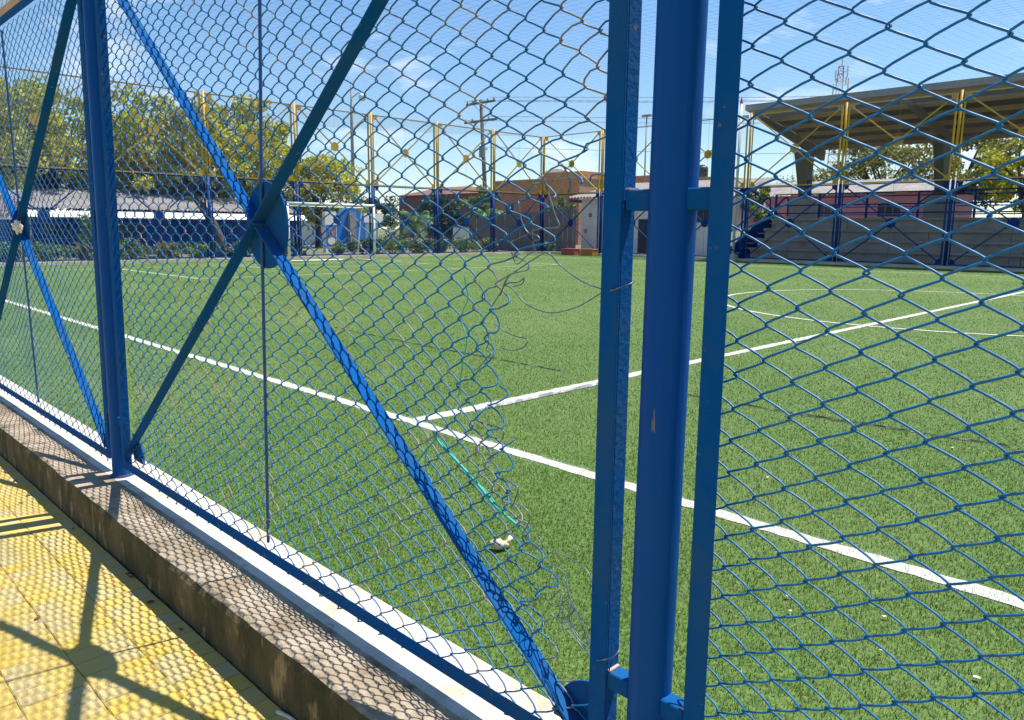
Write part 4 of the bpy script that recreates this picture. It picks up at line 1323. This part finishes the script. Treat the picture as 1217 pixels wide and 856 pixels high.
# ------------------------------------------------------------------ grandstand
gs = empty('grandstand', (0, 0, -0.06), 0, 'concrete grandstand with cantilevered metal roof and blue railings', 'grandstand')
GX0, GX1 = -14.7, 20.0
steps = [(34.6, .62), (35.3, 1.08), (36.0, 1.56), (36.7, 2.10)]
yb = 41.0
zprev = 0
for i, (y, z) in enumerate(steps):
    yn = steps[i + 1][0] if i < 3 else yb
    x = GX0
    while x < GX1:     # cast in bays with open joints
        x2 = min(x + 3.9, GX1)
        link('seating_step', MB().box(x + .012, x2 - .012, y, yn - .003, 0, z).mesh('seating_step', m_conc), gs)
        x = x2
    link('step_nosing', MB().box(GX0, GX1, y - .13, y - .002, z - .11, z + .003).mesh('step_nosing', m_conc), gs)
# roof sheet, purlins, fascia
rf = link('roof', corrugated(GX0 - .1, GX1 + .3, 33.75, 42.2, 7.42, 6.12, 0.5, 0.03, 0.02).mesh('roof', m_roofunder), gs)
link('fascia', MB().box(GX0 - .12, GX1 + .3, 33.66, 33.74, 7.16, 7.44).mesh('fascia', m_roofmetal), rf)
link('gable_trim', MB().beam((GX0 - .18, 33.7, 7.33), (GX0 - .18, 42.2, 6.05), .26, .10, (1, 0, 0)).mesh('gable_trim', m_roofmetal), rf)
for i in range(6):
    y = 34.3 + i * 1.5
    z = 7.42 - (y - 33.75) / 8.45 * 1.3 - 0.17
    link('purlin', MB().box(GX0, GX1 + .1, y - .06, y + .06, z - .1, z + .1).mesh('purlin', m_purlin), rf)
for cx in (-14.55, -7.75, -0.95, 5.85, 12.65, 19.4):
    link('rafter', MB().beam((cx, 34.1, 6.98), (cx, 42.0, 5.62), .22, .16, (1, 0, 0), .55, .2).mesh('rafter', m_rafter), gs)
    c = link('column', MB().beam((cx, 40.0, 3.1), (cx, 39.6, 5.85), .46, .40, (1, 0, 0), 1.6, .46).mesh('column', m_rafter), gs)
    link('blue_collar', MB().box(cx - .25, cx + .25, 39.74, 40.26, 2.95, 4.2).mesh('blue_collar', m_fineblue), c)
    link('pedestal', MB().box(cx - .55, cx + .55, 39.4, 40.6, 2.06, 3.2).mesh('pedestal', m_conc), c)
# railings
for zz in (2.35, 2.75, 3.3):
    link('handrail', MB().tube([(GX0, 36.95, zz), (GX1, 36.95, zz)], .03, 6).mesh('handrail', m_fineblue), gs)
    link('rear_handrail', MB().tube([(GX0, 40.9, zz), (GX1, 40.9, zz)], .03, 6).mesh('rear_handrail', m_fineblue), gs)
x = GX0 + .05
while x < GX1:
    link('rail_post', MB().box(x - .045, x + .045, 36.91, 36.99, 2.08, 3.32).mesh('rail_post', m_fineblue), gs)
    x += 2.3
# side stair
st = link('stair', MB().beam((-16.2, 35.6, .1), (-14.75, 37.6, 2.15), .16, 1.0, (0, 0, 1)).mesh('stair', m_fineblue), gs)
for i in range(8):
    s = (i + .5) / 8
    link('tread', MB().box(-16.25 + 1.45 * s - .45, -16.25 + 1.45 * s + .45, 35.6 + 2.0 * s - .14, 35.6 + 2 * s + .14, .15 + 2.05 * s, .2 + 2.05 * s).mesh('tread', m_conc), st)
for s in (-.5, .5):
    link('stair_rail', MB().tube(catmull([(-16.2 + s, 35.5, .1), (-16.2 + s, 35.6, 1.1), (-15.4 + s, 36.6, 2.2), (-14.85 + s, 37.5, 3.2), (-14.8 + s, 37.6, 2.2)], 4), .045, 6).mesh('stair_rail', m_fineblue), st)
rb = empty('litter_bin', (-16.3, 38.4, -0.06), 0, 'red bin beside the grandstand steps', 'bin')
link('bin_body', MB().tube([(0, 0, 0), (0, 0, .9), (0, 0, 1.9), (0, 0, 2.0)], [.38, .4, .4, .2], 14).mesh('bin_body', m_redbox, True), rb)
link('lid', MB().tube([(0, 0, 2.0), (0, 0, 2.1)], .3, 12).mesh('lid', m_redbox), rb)

# pink house behind the stand
ph = empty('pink_house', (-26, 50, -0.06), 0, 'pink house with grey corrugated roof behind the grandstand', 'building')
link('wall', MB().box(0.5, 15.5, 0, 6, 0, 3.85).mesh('wall', m_pink), ph)
link('roof', corrugated(0, 16, -0.6, 6.6, 3.9, 5.15, 0.35, 0.05, 0.02).mesh('roof', m_fibro), ph)
for cx in (8.5, 12.4):
    window(ph, cx, 0, 2.8, 1.4, .8, -1, m_conc, 2)
link('trim_band', MB().box(0.5, 15.5, -0.05, -0.002, 1.9, 2.1).mesh('trim_band', m_whitewall), ph)

# ------------------------------------------------------------------ poles, tower, cables
lp = empty('lamp_pole', (-66.2, 45, -0.36), 0, 'tall grey lamp pole with white globe lamp above the goal end', 'pole')
link('shaft', MB().tube([(0, 0, 0), (0, 0, 12.5), (.1, 0, 16.3)], [.22, .16, .1], 12).mesh('shaft', m_pole, True), lp)
link('arm', MB().tube([(0.05, 0, 15.0), (1.2, .1, 15.4), (1.9, 0.1, 15.2)], .05, 8).mesh('arm', m_galv), lp)
gm = MB()
gm.tube([(1.9, .1, 14.5 + .4 * (1 - math.cos(math.pi * i / 8))) for i in range(9)], [max(.02, .4 * math.sin(math.pi * i / 8)) for i in range(9)], 14)
link('globe_lamp', gm.mesh('globe_lamp', m_white, True), lp)
up_ = empty('utility_pole', (-49.0, 48, -0.36), 0, 'tall timber utility pole with two crossarms behind the corner of the pitch', 'pole')
link('shaft', MB().tube([(0.3, 0, 0), (0, 0, 6.5), (-0.5, 0, 13.4)], [.24, .2, .15], 12).mesh('shaft', m_wood_pole, True), up_)
for zz, w_ in ((13.1, 1.9), (11.5, 2.15)):
    a = link('crossarm', MB().box(-w_ - .5, w_ - .4, -.16, -.04, zz - .09, zz + .09).mesh('crossarm', m_wood_pole), up_)
    for s in (-1, -.55, .55, 1):
        link('insulator', MB().tube([(-.45 + s * (w_ - .12), -.1, zz + .091), (-.45 + s * (w_ - .12), -.1, zz + .2), (-.45 + s * (w_ - .12), -.1, zz + .34)], [.05, .09, .05], 8).mesh('insulator', m_pole, True), a)
    link('stay_brace', MB().beam((-.45 - .9, -.1, zz - .09), (-.42, -.1, zz - .8), .04, .03).mesh('stay_brace', m_galv), a)
    link('stay_brace', MB().beam((-.45 + .9, -.1, zz - .09), (-.46, -.1, zz - .8), .04, .03).mesh('stay_brace', m_galv), a)
link('transformer', MB().tube([(0.15, -.42, 8.2), (0.15, -.42, 9.2)], .3, 14).mesh('transformer', m_galv), up_)
link('service_bracket', MB().box(-.35, .5, -.2, -.05, 8.9, 9.0).mesh('service_bracket', m_galv), up_)
def cable(label, pts):
    tag(link('power_cable', MB().tube(catmull(pts, 8), .016, 4).mesh('power_cable', m_cable)), label, 'cable', 'power cables of the utility pole')
for i, (dx_, zz) in enumerate(((-2.2, 13.1), (-1.3, 13.1), (1.3, 13.1), (1.5, 11.4), (-2.3, 11.4), (0, 8.8))):
    cable('thin dark power cable running from the utility pole across the sky', [(-49.5 + dx_, 47.9, zz), (-20 + dx_, 62, zz - 1.3), (8 + dx_, 78, zz + .2)])
sp = empty('floodlight_mast', (-41, 62, -0.36), 0, 'thin grey mast with small lamp head behind the brick house', 'pole')
link('shaft', MB().tube([(0, 0, 0), (0, 0, 12.6)], [.1, .06], 8).mesh('shaft', m_galv, True), sp)
link('lamp_head', MB().box(-.5, .5, -.15, .15, 12.55, 12.75).mesh('lamp_head', m_galv), sp)
wp = empty('white_pole', (-14.95, 33.35, -0.06), 0, 'slim pale pole beside the gate post left of the grandstand', 'pole')
link('shaft', MB().tube([(0, 0, 0), (0, 0, 7.5)], [.07, .06], 10).mesh('shaft', m_whitewall, True), wp)
link('base_plate', MB().tube([(0, 0, 0), (0, 0, .3)], .14, 10).mesh('base_plate', m_whitewall), wp)
link('cap', MB().tube([(0, 0, 7.5), (0, 0, 7.75)], [.08, .02], 10).mesh('cap', m_redpaint), wp)

rt_ = empty('radio_tower', (-63.8, 160, -0.36), 0, 'red and white lattice radio mast rising above the grandstand roof', 'tower')
H_ = 34.6
for sx, sy in ((-1, -1), (1, -1), (0, 1.2)):
    segs = 12
    for i in range(segs):
        za, zb_ = H_ * i / segs, H_ * (i + 1) / segs
        wa, wb = 1.5 - 1.0 * za / H_, 1.5 - 1.0 * zb_ / H_
        link('leg', MB().tube([(sx * wa, sy * wa, za), (sx * wb, sy * wb, zb_)], .09, 6).mesh('leg', m_redbox if i % 2 else m_white), rt_)
corners = [(-1, -1), (1, -1), (0, 1.2)]
for i in range(24):
    za, zb_ = H_ * i / 24, H_ * (i + 1) / 24
    wa, wb = 1.5 - 1.0 * za / H_, 1.5 - 1.0 * zb_ / H_
    mb_ = MB()
    for k2 in range(3):
        a, b = corners[k2], corners[(k2 + 1) % 3]
        if i % 2: a, b = b, a
        mb_.tube([(a[0] * wa, a[1] * wa, za), (b[0] * wb, b[1] * wb, zb_)], .05, 4)
        mb_.tube([(a[0] * wb, a[1] * wb, zb_), (b[0] * wb, b[1] * wb, zb_)], .05, 4)
    link('lattice', mb_.mesh('lattice', m_redbox if (i // 2) % 2 else m_white), rt_)
for (x, z, h_) in ((-1.5, 29.2, 2.2), (1.5, 29.6, 2.6), (-1.2, 32, 2.0), (1.2, 32.4, 2.2), (0, 34.6, 2.0), (-.9, 30.9, 1.6), (1.0, 31.0, 1.5)):
    a = link('antenna', MB().box(x - .13, x + .13, -.2, .0, z, z + h_).mesh('antenna', m_white), rt_)
    link('antenna_arm', MB().tube([(x * .3, -.1, z + h_ * .5), (x * .92, -.1, z + h_ * .5)], .05, 4).mesh('antenna_arm', m_galv), a)

# ------------------------------------------------------------------ small things
# teal cord caught in the mesh
gc = empty('teal_cord', (2.737, 0.030, 0.799), 0, 'frayed teal cord hanging tangled in the torn chain link', 'cord')
o0 = Vector(gc.location)
def rel(p): return Vector(p) - o0
link('strand', MB().tube([rel(p) for p in catmull([(2.742, 0.020, 0.804), (2.754, 0.035, 0.767), (2.830, 0.030, 0.735), (2.916, 0.035, 0.686), (3.009, 0.030, 0.635), (3.098, 0.030, 0.604)], 6)], .0042, 6).mesh('strand', m_cord, True), gc)
link('strand', MB().tube([rel(p) for p in catmull([(2.750, 0.020, 0.803), (2.745, 0.030, 0.779), (2.704, 0.030, 0.739), (2.657, 0.030, 0.689), (2.622, 0.030, 0.648)], 6)], .003, 6).mesh('strand', m_cord, True), gc)
link('strand', MB().tube([rel(p) for p in catmull([(2.710, 0.025, 0.742), (2.691, 0.030, 0.696), (2.702, 0.030, 0.653), (2.689, 0.030, 0.596)], 6)], .002, 5).mesh('strand', m_cord, True), gc)
link('strand', MB().tube([rel(p) for p in catmull([(2.778, 0.025, 0.774), (2.837, 0.040, 0.717), (2.936, 0.040, 0.675), (3.029, 0.030, 0.630)], 6)], .0022, 5).mesh('strand', m_cord, True), gc)
kn = MB()
for q in range(7):
    kn.tube([rel((3.098, 0.030, 0.604)), rel((3.098, 0.030, 0.604)) + Vector((rnd.uniform(-.012, .016), rnd.uniform(-.01, .01), rnd.uniform(-.012, .004)))], [.004, .0015], 5)
link('frayed_end', kn.mesh('frayed_end', m_cord), gc)
link('strand', MB().tube([rel(p) for p in catmull([(2.876, 0.030, 1.266), (2.885, 0.035, 1.208), (2.856, 0.035, 1.151), (2.886, 0.030, 1.090), (2.868, 0.030, 1.028), (2.850, 0.030, 0.928)], 6)], .0018, 5).mesh('strand', m_cord, True), gc)

# broken bit of litter on the turf
lt = empty('litter', (2.10, 0.905, ZT + .01), 0.6, 'tan broken plastic scrap lying on the turf by the hole', 'litter')
blob = MB()
for s, (c, rr, ax) in enumerate((((0, 0, .022), .026, 1.35), ((.03, .012, .018), .018, 1.2))):
    ring = 10
    pts = [(c[0] + rr * ax * math.cos(math.pi * i / 8), c[1], c[2] + .2 * rr * math.sin(3 * i)) for i in range(9)]
    blob.tube(pts, [max(.002, rr * math.sin(math.pi * i / 8) * (1 + .12 * math.sin(i * 2.3))) for i in range(9)], ring)
link('shell', blob.mesh('shell', m_bone, True), lt)
link('stub', MB().tube([(.035, .01, .022), (.05, .03, .036), (.056, .043, .045)], [.010, .010, .012], 9).mesh('stub', m_bag, True), lt)
# crumpled white plastic on the hub of the next bay
cp = MB()
r4 = random.Random(12)
ctr = Vector((-1.60, -0.055, 1.385))
N_ = 10
for i in range(N_ + 1):
    for j in range(N_):
        u, v = math.pi * i / N_, 2 * math.pi * j / N_
        k_ = 1 + r4.uniform(-.4, .35)
        cp.v.append((0.055 * k_ * math.sin(u) * math.cos(v), .028 * k_ * math.sin(u) * math.sin(v), .040 * k_ * math.cos(u)))
for i in range(N_):
    for j in range(N_):
        cp.f.append((i * N_ + j, i * N_ + (j + 1) % N_, (i + 1) * N_ + (j + 1) % N_, (i + 1) * N_ + j))
tag(link('plastic_scrap', cp.mesh('plastic_scrap', m_bag), None, ctr), 'crumpled white plastic scrap stuck on the fence hub left of the blue post', 'litter')
# petals and paper bits on turf
bits = [(3.24, 1.42), (3.3, 1.31), (3.65, 1.27), (3.57, 1.53), (3.04, 4.26), (3.93, 1.33), (2.47, 2.76), (1.2, 1.3)]
for i, (x, y) in enumerate(bits):
    s = rnd.uniform(.007, .013)
    vs_ = [(math.cos(a) * s * rnd.uniform(.7, 1.2), math.sin(a) * s * .7 * rnd.uniform(.7, 1.2), rnd.uniform(0, .006)) for a in [2 * math.pi * k_ / 7 for k_ in range(7)]]
    o = MB().add(vs_ + [(v[0], v[1], v[2] - .002) for v in vs_], [tuple(range(7)), tuple(range(13, 6, -1))] + [((k_ + 1) % 7, k_, 7 + k_, 7 + (k_ + 1) % 7) for k_ in range(7)])
    tag(link('paper_bit', o.mesh('paper_bit', m_bag), None, (x, y, ZT + .014), rnd.random() * 6), 'small pale scrap of paper lying on the turf', 'litter', 'pale scraps on the turf')

# open seam in the turf, lifted edge of the halfway line
def ragged(name, pts, w_, m_, lift, seed, parent):
    r5 = random.Random(seed)
    P = catmull(pts, 10)
    mb_ = MB()
    vs_, fs_ = [], []
    for i, p in enumerate(P):
        t = (P[min(i + 1, len(P) - 1)] - P[max(i - 1, 0)]).normalized()
        s = Vector((-t.y, t.x, 0))
        ww = w_ * r5.uniform(.4, 1.3)
        vs_ += [p - s * ww, p + s * ww * .3 + Vector((0, 0, lift * r5.uniform(.4, 1.2))), p + s * ww]
    for i in range(len(P) - 1):
        a = 3 * i
        fs_ += [(a, a + 3, a + 4, a + 1), (a + 1, a + 4, a + 5, a + 2)]
    return link(name, mb_.add(vs_, fs_).mesh(name, m_), parent)
zs = ZT + .006
ragged('open_seam', [(-5.2, 4.6, zs), (-3.9, 4.52, zs), (-2.6, 4.47, zs), (-1.5, 4.46, zs), (-0.6, 4.44, zs)], .006, m_seam, .010, 1, turf)
ragged('open_seam', [(0.6, 4.42, zs), (1.3, 4.43, zs), (2.0, 4.47, zs), (2.7, 4.55, zs), (3.3, 4.62, zs)], .007, m_seam, .011, 2, turf)
ragged('lifted_line_edge', [(XH + .08, 2.75, zs), (XH + .085, 3.2, zs), (XH + .08, 3.7, zs), (XH + .09, 4.3, zs)], .014, m_galv, .02, 3, turf)

# leaf litter on the sidewalk and kerb foot
leaf_lab = 'small dry brown leaf lying on the yellow pavers'
for i in range(16):
    x, y = (rnd.uniform(-2.4, 2.3), rnd.uniform(-0.36, -0.275)) if i < 11 else (rnd.uniform(-1.0, 1.6), rnd.uniform(-.75, -.4))
    s = rnd.uniform(.010, .022)
    vs_ = [(-s, 0, .004), (-s * .3, s * .45, .002), (s * .5, s * .35, .006), (s, 0, .010), (s * .5, -s * .35, .002), (-s * .3, -s * .45, .005)]
    m2 = MB().add(vs_ + [(a, b, c - .0015) for a, b, c in vs_], [(0, 5, 4, 3, 2, 1), (6, 7, 8, 9, 10, 11)])
    tag(link('dry_leaf', m2.mesh('dry_leaf', m_dryleaf), None, (x, y, SW + .0015), rnd.random() * 6), leaf_lab, 'leaf', 'dry leaves on the sidewalk')
cg = MB().tube([(0, 0, .006), (.05, .004, .006), (.085, .0, .007)], [.007, .006, .006], 8)
tag(link('cigarette_butt', cg.mesh('cigarette_butt', m_bag), None, (2.28, -.285, SW), .2), 'pale stub lying at the foot of the mossy kerb', 'litter')
